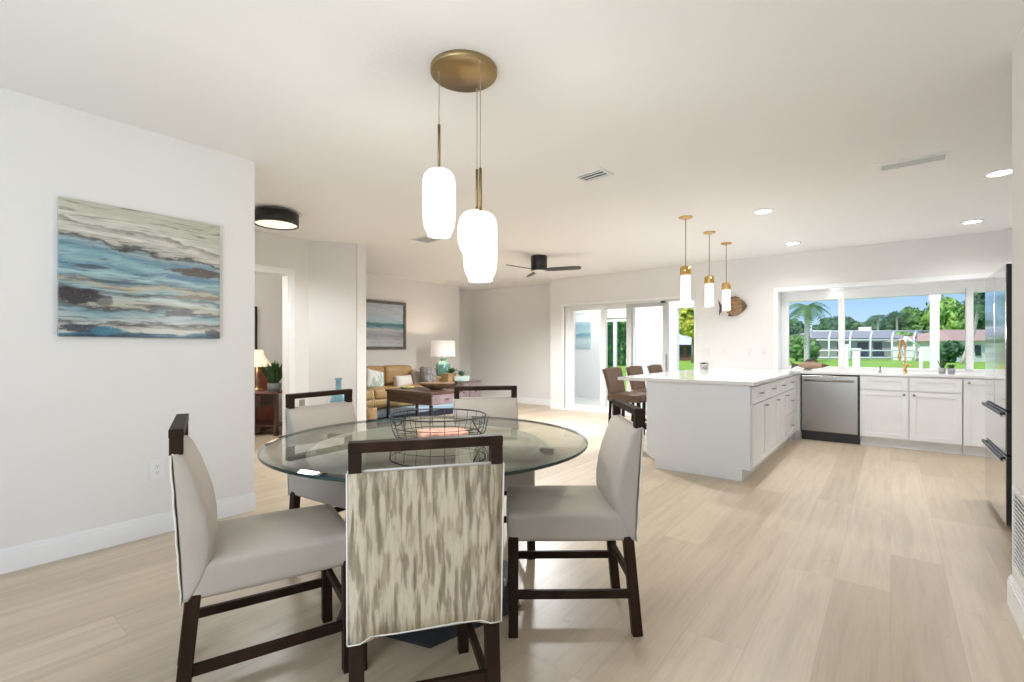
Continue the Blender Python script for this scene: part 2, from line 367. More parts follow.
# back wall: sliding door opening and bay window opening
DX0, DX1, DZ = -5.03, -2.50, 2.04
VX0, VX1, VZ0, VZ1 = -1.31, 1.10, .86, 2.05
bw = MB().box((-5.365, WY, 0), (DX0, WY + .16, H)).box((DX0, WY, DZ), (DX1, WY + .16, H)).box((DX1, WY, 0), (VX0 - .02, WY + .16, H))
bw.box((VX0 - .02, WY, VZ1 + .02), (VX1 + .02, WY + .16, H)).box((VX0 - .02, WY, 0), (VX1 + .02, WY + .16, VZ0)).box((VX1 + .02, WY, 0), (1.6, WY + .16, H)).box((-5.365, WY + .16, 0), (-5.2, 8.38, H))
struct('wall_back', bw, WALL)
struct('wall_right', MB().box((.446, -2.6, 0), (.60, 3.208, H)), WALL)
struct('wall_kitchen_right', MB().box((1.34, 3.0, 0), (1.5, 8.0, H)).box((.60, 3.0, 0), (1.34, 3.15, H)), WALL)

def base(mb, p, q, out, h=.13, d=.016):      # profiled baseboard from p to q, out = outward direction
    p, q, o = Vector(p), Vector(q), Vector(out)
    for dd, z0, z1 in ((d, 0, h * .8), (d * .75, h * .8, h * .93), (d * .4, h * .93, h)):
        a = [p, q, q + o * dd, p + o * dd]; mb.prism([(v.x, v.y) for v in a], z0, z1)
    return mb
struct('baseboard_left', base(MB(), (XL, -2.6), (XL, 1.58), (1, 0)), TRIM)
struct('baseboard_right', base(MB(), (.446, -2.6), (.446, 3.21), (-1, 0), .14), TRIM)
struct('baseboard_hall', base(base(MB(), (-5.85, DW1 + .08), (-5.85, 3.15), (1, 0)), (-5.85, 3.15), (-5.55, 3.65), (.857, -.514)), TRIM)
struct('baseboard_partition', base(MB(), (-5.55, 3.65), (-5.55, 3.80), (1, 0)), TRIM)
struct('baseboard_living', base(MB(), (-7.6, 3.83), (-7.6, 7.64), (1, 0)), TRIM)
bb = base(MB(), (-7.96, 8.38), (-5.365, 8.38), (0, -1)); base(bb, (-5.365, WY), (-5.365, 8.38), (-1, 0)); struct('baseboard_alcove', bb, TRIM)
struct('baseboard_back', base(MB(), (-5.365, WY), (DX0 - .06, WY), (0, -1)), TRIM)

# bedroom door casing
def casing_x(x, out, y0, y1, h, w_=.07):
    m = MB(); o = x + out * .018
    m.box((x, y0 - w_, 0), (o, y0, h), .003).box((x, y1, 0), (o, y1 + w_, h), .003).box((x, y0 - w_, h), (o, y1 + w_, h + w_), .003)
    m.box((x - .14, y1 - .012, 0), (x, y1, h)).box((x - .14, y0, 0), (x, y0 + .012, h)).box((x - .14, y0, h - .012), (x, y1, h))
    return m
struct('trim_1', casing_x(-5.85, 1, DW0, DW1, DH), TRIM)

# ------------------------------------------------------------------ sliding glass door
sd = bpy.data.objects.new('door_1', None); COL.objects.link(sd); sd['kind'] = 'structure'
fm = MB()
fm.box((DX0 - .06, WY - .02, 0), (DX0, WY + .17, DZ + .05), .004).box((DX0 - .06, WY - .02, DZ), (DX1, WY + .17, DZ + .05), .004).box((DX1 - .03, WY, 0), (DX1, WY + .17, DZ), .002)
fm.box((DX0, WY - .01, 0), (DX1, WY + .17, .035), .003).box((DX0, WY + .02, DZ - .03), (DX1, WY + .15, DZ), .002)
fm.box((DX0, WY + .02, 0), (DX0 + .1, WY + .14, DZ), .004)
fm.build('door_frame', TRIM, sd)
FRMGREY = mat('door_frame_grey', (.50, .50, .50), .35)
def slider(x0, x1, y, lft=.07, rgt=.07, hnd=None, mm=TRIM):
    f = MB()
    f.box((x0, y, .035), (x0 + lft, y + .04, DZ - .03), .004).box((x1 - rgt, y, .035), (x1, y + .04, DZ - .03), .004)
    f.box((x0 + lft, y, .035), (x1 - rgt, y + .04, .12), .003).box((x0 + lft, y, DZ - .10), (x1 - rgt, y + .04, DZ - .03), .003)
    p = f.build('sash', mm, sd)
    MB().box((x0 + lft, y + .016, .12), (x1 - rgt, y + .024, DZ - .10)).build('glass_pane', GLASS, p)
    if hnd is not None:
        MB().box((hnd, y - .035, .84), (hnd + .03, y - .02, 1.12), .005).box((hnd, y - .02, .86), (hnd + .03, y, .89)).box((hnd, y - .02, 1.07), (hnd + .03, y, 1.10)).build('door_handle', FRMGREY, p)
slider(-4.93, -4.16, WY + .03, .09, .10)
slider(-4.22, -3.60, WY + .085, .06, .11, mm=TRIM)
slider(-3.74, -2.97, WY + .03, .10, .10, -3.03, mm=FRMGREY)
MB().box((-3.08, WY - .035, 1.99), (-3.0, WY - .018, 2.02), .004).build('door_sensor', BLACK, sd)

# ------------------------------------------------------------------ bay window over the sink
wn = bpy.data.objects.new('window_1', None); COL.objects.link(wn); wn['kind'] = 'structure'
GY = 8.24
f = MB()
f.box((VX0 - .055, WY - .02, .906), (VX0 + .002, WY - .001, VZ1 + .06), .003).box((VX0 - .055, WY - .02, VZ1 - .002), (VX1 + .055, WY - .001, VZ1 + .06), .003).box((VX1 - .002, WY - .02, .906), (VX1 + .055, WY - .001, VZ1 + .06), .003)
f.build('window_casing', TRIM, wn)
f = MB()
f.box((VX0 - .018, WY - .016, VZ1), (VX1 + .018, GY + .1, VZ1 + .018)).box((VX0 - .018, WY - .016, VZ0), (VX0, GY + .1, VZ1)).box((VX1, WY - .016, VZ0), (VX1 + .018, GY + .1, VZ1)).box((VX0 - .018, WY + .17, VZ0 - .08), (VX1 + .018, GY + .1, VZ0 + .008))
f.build('window_reveal', TRIM, wn)
f = MB()
f.box((VX0, GY, VZ0), (VX0 + .10, GY + .07, VZ1), .004).box((VX1 - .08, GY, VZ0), (VX1, GY + .07, VZ1), .004)
f.box((VX0, GY, VZ1 - .135), (VX1, GY + .07, VZ1), .004).box((VX0, GY, VZ0), (VX1, GY + .07, .945), .004)
f.build('window_frame', TRIM, wn)
for x0, x1 in ((-.585, -.51), (.74, .81)):
    MB().box((x0, GY - .015, .94), (x1, GY + .06, VZ1 - .08), .004).box((x0 + .02, GY - .03, 1.2), (x0 + .04, GY - .01, 1.3), .003).build('mullion', TRIM, wn)
MB().box((.735, GY - .02, .94), (.742, GY + .0, VZ1 - .08)).build('sash_track', FRMGREY, wn)
MB().box((VX0 + .1, GY + .03, .94), (VX1 - .08, GY + .036, VZ1 - .09)).build('glass_pane', GLASS, wn)

# ------------------------------------------------------------------ kitchen cabinets
FY = WY - .62
def shaker(mb, P, u0, u1, z0, z1, fr=.055, th=.02):
    # P(u, d, z) maps face coordinates to the room, d is the distance out of the carcass
    def bx(a0, a1, d0, d1, b0, b1, bev=.0015): mb.box(P(a0, d0, b0), P(a1, d1, b1), bev)
    bx(u0, u1, 0, th * .55, z0, z1)
    fz = min(fr, (z1 - z0) * .3)
    bx(u0, u0 + fr, th * .5, th, z0, z1); bx(u1 - fr, u1, th * .5, th, z0, z1)
    bx(u0 + fr, u1 - fr, th * .5, th, z1 - fz, z1); bx(u0 + fr, u1 - fr, th * .5, th, z0, z0 + fz)
    return mb
PY = lambda u, d, z: (u, FY - d, z)
def knob(P, u, z, par, th=.02):
    m = MB(); a = Vector(P(u, th, z)); b = Vector(P(u, th + .022, z)); m.tube([a, b], .005); c = Vector(P(u, th + .030, z)); m.tube([b - (b - a) * .1, c], .013, 12)
    return m.build('knob', NICKEL, par)
def pull(P, u, z, par, th=.02, L=.11):
    m = MB(); m.tube([P(u - L / 2, th + .03, z), P(u + L / 2, th + .03, z)], .0055, 10)
    for k in (-.35, .35): m.tube([P(u + k * L, th, z), P(u + k * L, th + .03, z)], .004, 8)
    return m.build('bar_pull', NICKEL, par)
def carcass_y(name, label, x0, x1, spec, toe=True):
    t = thing(name, label, 'cabinet', ((x0 + x1) / 2, FY + .3, 0)); ox, oy = t.location.x, t.location.y
    P = lambda u, d, z: (u - ox, FY - d - oy, z)
    m = MB().box(P(x0, 0, .11), P(x1, -.59, .868)).box(P(x0, -.06, 0), P(x1, -.5, .11)); m.build('body', CAB, t)
    spec(P, t); return t
def sp_left(P, t):
    d = shaker(MB(), P, -1.10, -.945, .70, .855, .04).build('drawer', CAB, t); knob(P, -1.02, .78, d)
    d = shaker(MB(), P, -1.10, -.945, .12, .69, .04).build('door', CAB, t); knob(P, -.985, .64, d)
carcass_y('base_cabinet', 'narrow white base cabinet in the corner left of the dishwasher', -1.11, -.94, sp_left)
def sp_sink(P, t):
    for x0, x1, kx in ((-.295, .165, .125), (.175, .63, .215)):
        shaker(MB(), P, x0 + .003, x1 - .003, .70, .855).build('drawer_front', CAB, t)
        d = shaker(MB(), P, x0 + .003, x1 - .003, .12, .69).build('door', CAB, t); knob(P, kx, .655, d)
carcass_y('base_cabinet', 'double-door white sink cabinet below the gold faucet', -.30, .635, sp_sink)
def sp_right(P, t):
    d = shaker(MB(), P, .645, 1.09, .12, .855).build('door', CAB, t); knob(P, .685, .82, d)
carcass_y('base_cabinet', 'white single-door base cabinet beside the refrigerator', .64, 1.33, sp_right)

# dishwasher
dw = thing('dishwasher', 'stainless steel dishwasher under the counter between white cabinets', 'dishwasher', (-.62, FY + .3, 0))
o = (-.62, FY + .3)
MB().box((-.935 - o[0], FY - o[1] + .01, .10), (-.305 - o[0], FY - o[1] + .58, .865)).build('body', BLACK, dw)
d = MB().box((-.925 - o[0], FY - .028 - o[1], .125), (-.318 - o[0], FY + .008 - o[1], .855), .006).build('door', STEEL, dw)
h = MB(); h.tube([(-.885 - o[0], FY - .075 - o[1], .79), (-.36 - o[0], FY - .075 - o[1], .79)], .011, 12)
for x in (-.86, -.385): h.tube([(x - o[0], FY - .028 - o[1], .79), (x - o[0], FY - .075 - o[1], .79)], .008)
h.build('handle', STEEL, d)
MB().box((-.93 - o[0], FY + .03 - o[1], .0), (-.31 - o[0], FY + .06 - o[1], .115)).build('toe_panel', BLACK, dw)

# peninsula cabinets: four units facing +X, end panel facing the dining table
PX = -.99
def pen_unit(y0, y1, label, bank=False):
    t = thing('peninsula_cabinet', label, 'cabinet', (-1.45, (y0 + y1) / 2, 0), 0); ox, oy = t.location.x, t.location.y
    P = lambda u, d, z: (PX + d - ox, u - oy, z)
    MB().box(P(y0, 0, .11), P(y1, -.85, .868)).box(P(y0, -.06, 0), P(y1, -.8, .11)).build('body', CAB, t)
    g = .004; c = (y0 + y1) / 2
    d = shaker(MB(), P, y0 + g, y1 - g, .70, .855, .05).build('drawer', CAB, t); pull(P, c, .785, d)
    if bank:
        d = shaker(MB(), P, y0 + g, y1 - g, .41, .69).build('drawer', CAB, t); pull(P, c, .56, d)
        d = shaker(MB(), P, y0 + g, y1 - g, .12, .40).build('drawer', CAB, t); pull(P, c, .25, d)
    else:
        d = shaker(MB(), P, y0 + g, y1 - g, .12, .69).build('door', CAB, t); pull(P, y1 - .07, .65, d, L=.09)
    return t
pen_unit(4.69, 5.29, 'white peninsula cabinet at the end nearest the dining table')
pen_unit(5.29, 5.90, 'white peninsula cabinet, second unit from the dining end')
pen_unit(5.90, 6.50, 'white peninsula cabinet, third unit from the dining end')
pen_unit(6.50, 7.10, 'white peninsula cabinet with stacked drawers near the dishwasher', True)
ep = MB()
pts = [(-1.865, 0), (-1.05, 0), (-1.05, .11), (-.985, .11), (-.985, .868), (-1.952, .868), (-1.952, .13), (-1.90, .10), (-1.865, .08)]
v = [(x, 4.66, z) for x, z in pts] + [(x, 4.685, z) for x, z in pts]; n = len(pts)
ep._add(v, [tuple(range(n)), tuple(range(n, 2 * n))[::-1]] + [(i, i + n, (i + 1) % n + n, (i + 1) % n) for i in range(n)])
ep.box((-1.952, 4.69, .13), (-1.935, 7.95, .868)).box((-1.865, 4.69, 0), (-1.85, 7.95, .13)).box((-1.05, 7.11, 0), (-1.03, 7.42, .11)).box((-.99, 7.11, .11), (-.975, 7.35, .868))
ei = thing('kitchen_peninsula', 'smooth white end and back casing of the peninsula toward the dining table', 'kitchen island', (-1.45, 4.67, 0))
q_ = ep.build('casing', mat('panel_white', (.76, .78, .80), .4), ei); q_.location = (1.45, -4.67, 0)

ct = MB()
ct.box((-2.26, 4.63, .872), (-.94, 7.34, .905), .004).box((-2.26, 7.34, .872), (1.335, 7.975, .905), .004).box((VX0 + .005, 7.98, .872), (VX1 - .005, GY - .001, .905), .002)
tag(ct.build('countertop', QUARTZ), 'continuous white quartz worktop over the peninsula and sink run', 'countertop')

# faucet, soap pump, sink rim
fa = thing('kitchen_faucet', 'tall gold spring faucet standing in front of the window', 'faucet', (.143, 7.8, .905))
MB().cyl((0, 0), .026, 0, .012).cyl((0, 0), .018, .012, .115).build('base', BRASS2, fa)
arc = [(0, 0, .11), (0, 0, .30)] + [(-.0 - .055 * (1 - math.cos(a)) * .5, -.11 * (1 - math.cos(a)) * .5, .30 + .10 * math.sin(a)) for a in [math.pi * k / 10 for k in range(1, 11)]] + [(-.055, -.11, .24)]
MB().tube(arc, .008, 10).build('spout', BRASS2, fa)
hel = []
for k in range(200):
    u = k / 199 * (len(arc) - 2) + .0; i = min(int(u), len(arc) - 2); fr = u - i
    p = Vector(arc[i]).lerp(Vector(arc[i + 1]), fr); a = k * .9
    hel.append(p + Vector((math.cos(a) * .014, 0, math.sin(a) * .014 if i > 0 else 0)) + Vector((0, math.sin(a) * .014 if i == 0 else 0, 0)))
MB().tube(hel, .0025, 5).build('spring', BRASS2, fa)
MB().lathe([(.012, 0), (.016, .02), (.018, .08), (.014, .10)], (-.055, -.11, .15), 16).build('spray_head', BRASS2, fa)
MB().tube([(0, 0, .085), (.07, 0, .085)], .008, 10).tube([(.03, -.0, .085), (.075, -.01, .088)], .011, 10).tube([(-.035, 0, .085), (0, 0, .085)], .008, 8).build('lever', BRASS2, fa)
sp = thing('soap_pump', 'short metal soap pump on the counter left of the faucet', 'soap dispenser', (-.105, 7.72, .905))
MB().lathe([(.018, 0), (.018, .01), (.008, .014), (.008, .055), (.012, .06), (.012, .075)], (0, 0, 0), 16).build('pump', BRONZE, sp)
MB().tube([(0, 0, .068), (0, -.05, .064)], .006, 8).build('nozzle', BRONZE, sp)

# ------------------------------------------------------------------ refrigerator
fr = thing('refrigerator', 'tall black-sided stainless refrigerator behind the right wall', 'refrigerator', (.95, 4.88, 0))
FX0, Y0, Y1 = -.36, -.43, .43
MB().box((FX0 + .07, Y0 + .01, .04), (.36, Y1 - .01, 1.765), .006).build('body', BLACK, fr)
MB().box((FX0 + .06, Y0 + .03, 0), (.3, Y1 - .03, .04)).build('foot_grille', BLACK, fr)
SIDE = BLACK
def fdoor(y0, y1, z0, z1, nm):
    d = MB().box((FX0 + .004, y0, z0), (FX0 + .065, y1, z1), .004).build(nm, SIDE, fr)
    MB().box((FX0 - .001, y0 + .004, z0 + .004), (FX0 + .006, y1 - .004, z1 - .004), .002).build('steel_face', FRSTEEL, d)
    return d
fdoor(Y0, -.003, .80, 1.76, 'door'); fdoor(.003, Y1, .80, 1.76, 'door')
for z0, z1 in ((.505, .79), (.045, .495)):
    d = fdoor(Y0, Y1, z0, z1, 'drawer')
    m = MB().box((FX0 - .024, Y0 + .012, z1 - .028), (FX0 - .010, Y1 - .03, z1 - .008), .005)
    for y in (Y0 + .06, Y1 - .06): m.box((FX0 - .022, y - .012, z1 - .026), (FX0, y + .012, z1 - .010), .002)
    m.build('handle', BLACK, d)
    MB().box((FX0 - .025, Y0 + .012, z1 - .040), (FX0 - .008, Y1 - .03, z1 - .028), .002).build('handle_trim', CHROME, d)

# ------------------------------------------------------------------ wall plates, grilles, vents, lights
def plate(name, label, P, w_, h_, gang=1, kind='outlet', m=PLAST, group=None):
    # P(u, d, v): centre-based face mapping
    t = thing(name, label, 'outlet' if kind == 'outlet' else 'light switch', (0, 0, 0), group=group)
    c = Vector(P(0, 0, 0)); t.location = c; Q = lambda u, d, z: tuple(Vector(P(u, d, z)) - c)
    MB().box(Q(-w_ / 2, 0, -h_ / 2), Q(w_ / 2, .006, h_ / 2), .002).build('cover_plate', m, t)
    for g in range(gang):
        u = (g - (gang - 1) / 2) * .046
        if kind == 'outlet':
            for z in (.02, -.02):
                r_ = MB().box(Q(u - .014, .005, z - .014), Q(u + .014, .009, z + .014), .003).build('receptacle', m, t)
                s = MB()
                for k in (-.006, .006): s.box(Q(u + k - .001, .0088, z), Q(u + k + .001, .0096, z + .008))
                s.box(Q(u - .0015, .0088, z - .009), Q(u + .0015, .0096, z - .005)); s.build('slots', SLOT, r_)
        else: MB().box(Q(u - .015, .005, -.032), Q(u + .015, .010, .032), .003).build('rocker', m, t)
    return t
plate('wall_outlet', 'white duplex outlet low on the left wall under the painting', lambda u, d, z: (XL + d, .976 + u, .42 + z), .085, .128)
GREYP = mat('grey_plate', (.33, .29, .25), .4)
plate('wall_outlet', 'dark outlet plate on the hallway wall behind the far-left chair', lambda u, d, z: (-5.85 + d, 3.06 + u, .5 + z), .075, .12, m=GREYP)
for x, g, k, l in ((-2.34, 2, 'switch', 'wide double switch plate on the back wall nearest the sliding door'), (-2.06, 1, 'switch', 'single switch plate, second from the sliding door on the back wall'),
                   (-1.687, 1, 'outlet', 'outlet plate on the back wall, second from the window'), (-1.494, 1, 'outlet', 'outlet plate on the back wall nearest the kitchen window')):
    plate('switch_plate' if k == 'switch' else 'wall_outlet', l, lambda u, d, z, x=x: (x + u, WY - d, 1.16 + z), .075 + .046 * (g - 1), .12, g, k, mat('plate_ivory', (.76, .74, .71), .35))
rg = thing('return_air_grille', 'white louvred air grille on the right wall above the baseboard', 'vent', (.446, 2.9, .39))
m = MB()
for a, b in (((-.01, -.24, -.19), (0, -.215, .19)), ((-.01, .215, -.19), (0, .24, .19)), ((-.01, -.24, .165), (0, .24, .19)), ((-.01, -.24, -.19), (0, .24, -.165))): m.box(a, b, .002)
m.build('frame', PLAST, rg)
MB().box((-.002, -.22, -.17), (-.0005, .22, .17)).build('backing', mat('grille_back', (.06, .06, .08), .6), rg)
m = MB()
for k in range(17): m.box((-.009, -.215, -.158 + k * .0195), (-.003, .215, -.1525 + k * .0195), .001, Matrix.Identity(4))
m.build('louvres', PLAST, rg)

def ceiling_vent(label, cx, cy, L, W_, n, rz=0, dark=(.03, .03, .028)):
    t = thing('ceiling_vent', label, 'vent', (cx, cy, H), rz)
    m = MB(); b = .022
    m.box((-L / 2 - b, -W_ / 2 - b, -.010), (L / 2 + b, -W_ / 2, 0), .002).box((-L / 2 - b, W_ / 2, -.010), (L / 2 + b, W_ / 2 + b, 0), .002)
    m.box((-L / 2 - b, -W_ / 2, -.010), (-L / 2, W_ / 2, 0), .002).box((L / 2, -W_ / 2, -.010), (L / 2 + b, W_ / 2, 0), .002); m.build('frame', PLAST, t)
    MB().box((-L / 2, -W_ / 2, -.003), (L / 2, W_ / 2, -.001)).build('backing', mat('vent_back_%.2f' % dark[0], dark, .7), t)  # flat darkened sheet, shade of the duct put into its colour
    s = MB()
    for k in range(n):
        y = -W_ / 2 + W_ * (k + .5) / n
        s.box((-L / 2, y - W_ / n * .13, -.011), (L / 2, y + W_ / n * .13, -.004), .001)
    s.build('slats', PLAST, t); return t
ceiling_vent('small ceiling vent with dark slots near the dining pendant', -1.87, 3.40, .22, .14, 3, R(-6), (.012, .012, .012))
ceiling_vent('dark ceiling vent just behind the dining pendant shades', -4.6, 4.07, .32, .24, 5, 0, (.05, .05, .05))
ceiling_vent('long white ceiling register over the kitchen aisle', .13, 4.64, .36, .13, 6, 0, (.12, .12, .12))
ceiling_vent('faint ceiling vent far off in front of the living room wall', -7.05, 6.9, .22, .1, 5, R(90), (.4, .38, .36))

for x, y, l in ((-1.01, 5.36, 'round recessed ceiling light above the peninsula near its pendants'), (-1.01, 7.22, 'round recessed ceiling light nearest the back wall over the dishwasher'),
                (.68, 5.36, 'round recessed ceiling light above the refrigerator front'), (.70, 7.22, 'round recessed ceiling light near the back wall at the window right end')):
    t = thing('recessed_light', l, 'ceiling light', (x, y, H), group='recessed lights in the kitchen ceiling')
    MB().lathe([(.072, -.002), (.076, -.010), (.095, -.008), (.098, 0)], (0, 0, 0), 32).build('trim_ring', PLAST, t)
    MB().lathe([(.0, -.006), (.074, -.006)], (0, 0, 0), 32).build('lens', LAMPD, t)
    light('recessed_lamp', 'SPOT', (x, y, H - .02), (0, 0, 0), 88 if y < 6 else 48, (.97, .98, 1), spot_size=R(150), spot_blend=.8, shadow_soft_size=.07)
t = thing('recessed_light', 'recessed light set in the soffit of the kitchen window', 'ceiling light', (-.62, 8.11, VZ1))
MB().lathe([(.05, -.002), (.065, -.006), (.068, 0)], (0, 0, 0), 24).build('trim_ring', PLAST, t)
MB().lathe([(0, -.004), (.052, -.004)], (0, 0, 0), 24).build('lens', LAMPD, t)

# flush black drum light in the hall
t = thing('flush_ceiling_light', 'black drum ceiling light with a lit diffuser in the hallway', 'ceiling light', (-4.87, 2.28, H))
MB().cyl((0, 0), .12, -.03, 0).build('mount', TRIM, t)
MB().lathe([(.197, -.145), (.21, -.145), (.21, -.03), (0, -.03)], (0, 0, 0), 48).build('drum', BLACK, t)
MB().lathe([(0, -.135), (.196, -.135), (.198, -.128)], (0, 0, 0), 48).build('diffuser', mat('warm_diffuser', (.9, .87, .8), .5, emit=(1, .90, .74), es=.75), t)
light('hall_lamp', 'SPOT', (-4.87, 2.28, H - .16), (0, 0, 0), 110, (.96, .98, 1), spot_size=R(165), spot_blend=.6, shadow_soft_size=.18)

# ceiling fan
fn = thing('ceiling_fan', 'black three-blade ceiling fan mounted flush to the ceiling', 'ceiling fan', (-4.14, 5.85, H))
MB().lathe([(.0, -.225), (.11, -.225), (.122, -.21), (.122, -.01), (.115, 0), (0, 0)], (0, 0, 0), 40).build('motor_housing', BLACK, fn)
MB().lathe([(0, -.25), (.07, -.245), (.1, -.225)], (0, 0, 0), 32).build('light_lens', mat('fan_lens', (.8, .8, .78), .4), fn)
light('fan_lamp', 'SPOT', (-4.14, 5.85, H - .27), (0, 0, 0), 520, (.96, .98, 1), spot_size=R(165), spot_blend=.6, shadow_soft_size=.1)
for a in (-18, 102, 222):
    b = MB(); A = Matrix.Rotation(YAW + R(a), 4, 'Z') @ Matrix.Translation((0, 0, -.21)) @ Matrix.Rotation(R(-14), 4, 'X')
    o_ = [(.08, -.035), (.2, -.055), (.52, -.062), (.62, -.05), (.64, -.02), (.635, .02), (.6, .05), (.2, .055), (.08, .035)]
    b.prism(o_, -.006, .006, A); b.build('blade', mat('fan_blade', (.02, .019, .018), .4), fn)

# ------------------------------------------------------------------ dining pendant
pn = thing('pendant_cluster', 'brass three-drop pendant with white glass shades above the dining table', 'pendant light', (-1.675, 1.715, H))
ox, oy = -1.675, 1.715
def brass_radial():
    m, n, b = nodemat('radial_brass'); t = n.nodes.new('ShaderNodeTexCoord'); s = n.nodes.new('ShaderNodeSeparateXYZ'); n.links.new(t.outputs['Object'], s.inputs[0])
    an = mathn(n, 'ARCTAN2', s.outputs['Y'], s.outputs['X']); b.inputs['Metallic'].default_value = 1
    b.inputs['Roughness'].default_value = .34; b.inputs['Base Color'].default_value = (.36, .265, .14, 1)
    b.inputs['Anisotropic'].default_value = .8
    tg = n.nodes.new('ShaderNodeTangent'); tg.direction_type = 'RADIAL'; tg.axis = 'Z'; n.links.new(tg.outputs[0], b.inputs['Tangent'])
    return m
MB().lathe([(0, -.026), (.162, -.026), (.166, -.022), (.166, 0)], (0, 0, 0), 64).build('canopy', brass_radial(), pn)
def opal(prof, par, x, y, z0, h_, r_, nm='glass_shade'):
    return MB().lathe([(r * r_, z0 + z * h_) for r, z in prof], (x, y, 0), 40).build(nm, SHADE, par)
TALL = [(.0, 1.0), (.30, .997), (.52, .985), (.74, .955), (.90, .90), (.985, .82), (1, .70), (1, .45), (.985, .28), (.93, .16), (.82, .08), (.72, .045), (.70, .03), (.70, .0), (.62, 0), (.60, .02), (0, .02)]
SQUAT = [(.0, 1.0), (.35, .99), (.42, .97), (.7, .93), (.88, .83), (.98, .68), (1, .5), (.96, .32), (.84, .16), (.64, .05), (.5, .02), (.5, 0), (0, 0)]
for cx, cy, rt, zt, zb, r_, pf in ((-1.747, 1.614, 2.308, 2.09, 1.759, .082, TALL), (-1.526, 1.675, 2.06, 1.852, 1.524, .081, TALL), (-1.704, 1.843, 2.145, 1.93, 1.68, .102, SQUAT)):
    x, y = cx - ox, cy - oy
    d = MB().tube([(x, y, -.02), (x, y, rt - H)], .0022, 6).cyl((x, y), .005, -.04, -.024, 10).build('cord', mat('cord_tan', (.42, .33, .24), .5), pn)
    MB().cyl((x, y), .0075, zt - .004 - H, rt - H, 12).cyl((x, y), .022, zt - .004 - H, zt + .004 - H, 20).build('stem', BRASS, pn)
    opal(pf, pn, x, y, zb - H, zt - zb, r_)
    light('pendant_lamp', 'POINT', (cx, cy, zb - .12), (0, 0, 0), 7, (1, .97, .93), shadow_soft_size=.07)

# kitchen pendants
kp = thing('mini_pendant', 'mini pendant with brass cap, nearest of the three over the peninsula', 'pendant light', (-1.70, 5.09, H), group='mini pendants over the peninsula')
MB().lathe([(0, -.018), (.055, -.018), (.07, -.008), (.07, 0)], (0, 0, 0), 32).build('canopy', BRASS2, kp)
MB().tube([(0, 0, -.015), (0, 0, -.53)], .004, 8).build('cord', BRONZE, kp)
MB().lathe([(0, -.52), (.045, -.525), (.056, -.535), (.056, -.62), (.0, -.62)], (0, 0, 0), 32).build('cap', BRASS2, kp)
MB().lathe([(.049, -.62), (.051, -.885), (.044, -.89), (.042, -.63)], (0, 0, 0), 32).build('glass_shade', SHADE_K, kp)
dup(kp, (-1.70, 5.93, H), label='mini pendant with brass cap, middle of the three over the peninsula')
dup(kp, (-1.70, 6.68, H), label='mini pendant with brass cap, farthest one, in front of the wall fish')
for y in (5.09, 5.93, 6.68): light('mini_pendant_lamp', 'POINT', (-1.70, y, H - .95), (0, 0, 0), 3.5, (1, .92, .82), shadow_soft_size=.05)

# ------------------------------------------------------------------ pictures on walls
t = thing('canvas_painting', 'abstract blue and grey seascape canvas on the left wall', 'painting', (XL, .919, 1.67))
MB().box((0.001, -.414, -.397), (.035, .414, .397), .002).build('canvas', ART, t)
t = thing('framed_picture', 'grey-framed beach and sea picture on the living room wall', 'picture', (-7.6, 5.45, 1.657))
m = MB(); a, b = .66, .465; w_ = .055
m.box((0, -a, b - w_), (.035, a, b), .006).box((0, -a, -b), (.035, a, -b + w_), .006).box((0, -a, -b), (.035, -a + w_, b), .006).box((0, a - w_, -b), (.035, a, b), .006)
m.build('frame', mat('grey_brown_frame', (.14, .125, .105), .5, noise=.3, nscale=20), t)
MB().box((.002, -a + w_, -b + w_), (.012, a - w_, b - w_)).build('print', SEA, t)
t = thing('framed_picture', 'dark narrow picture edge on the bedroom wall above the lamp', 'picture', (-7.6, 0, 0))
t.location = (-7.6, 2.86, 1.49)
MB().box((0, -.4, -.36), (.03, .4, .36), .004).build('frame', BLACK, t)
MB().box((.028, -.36, -.32), (.033, .36, .32)).build('print', mat('print_grey', (.3, .3, .3), .5), t)

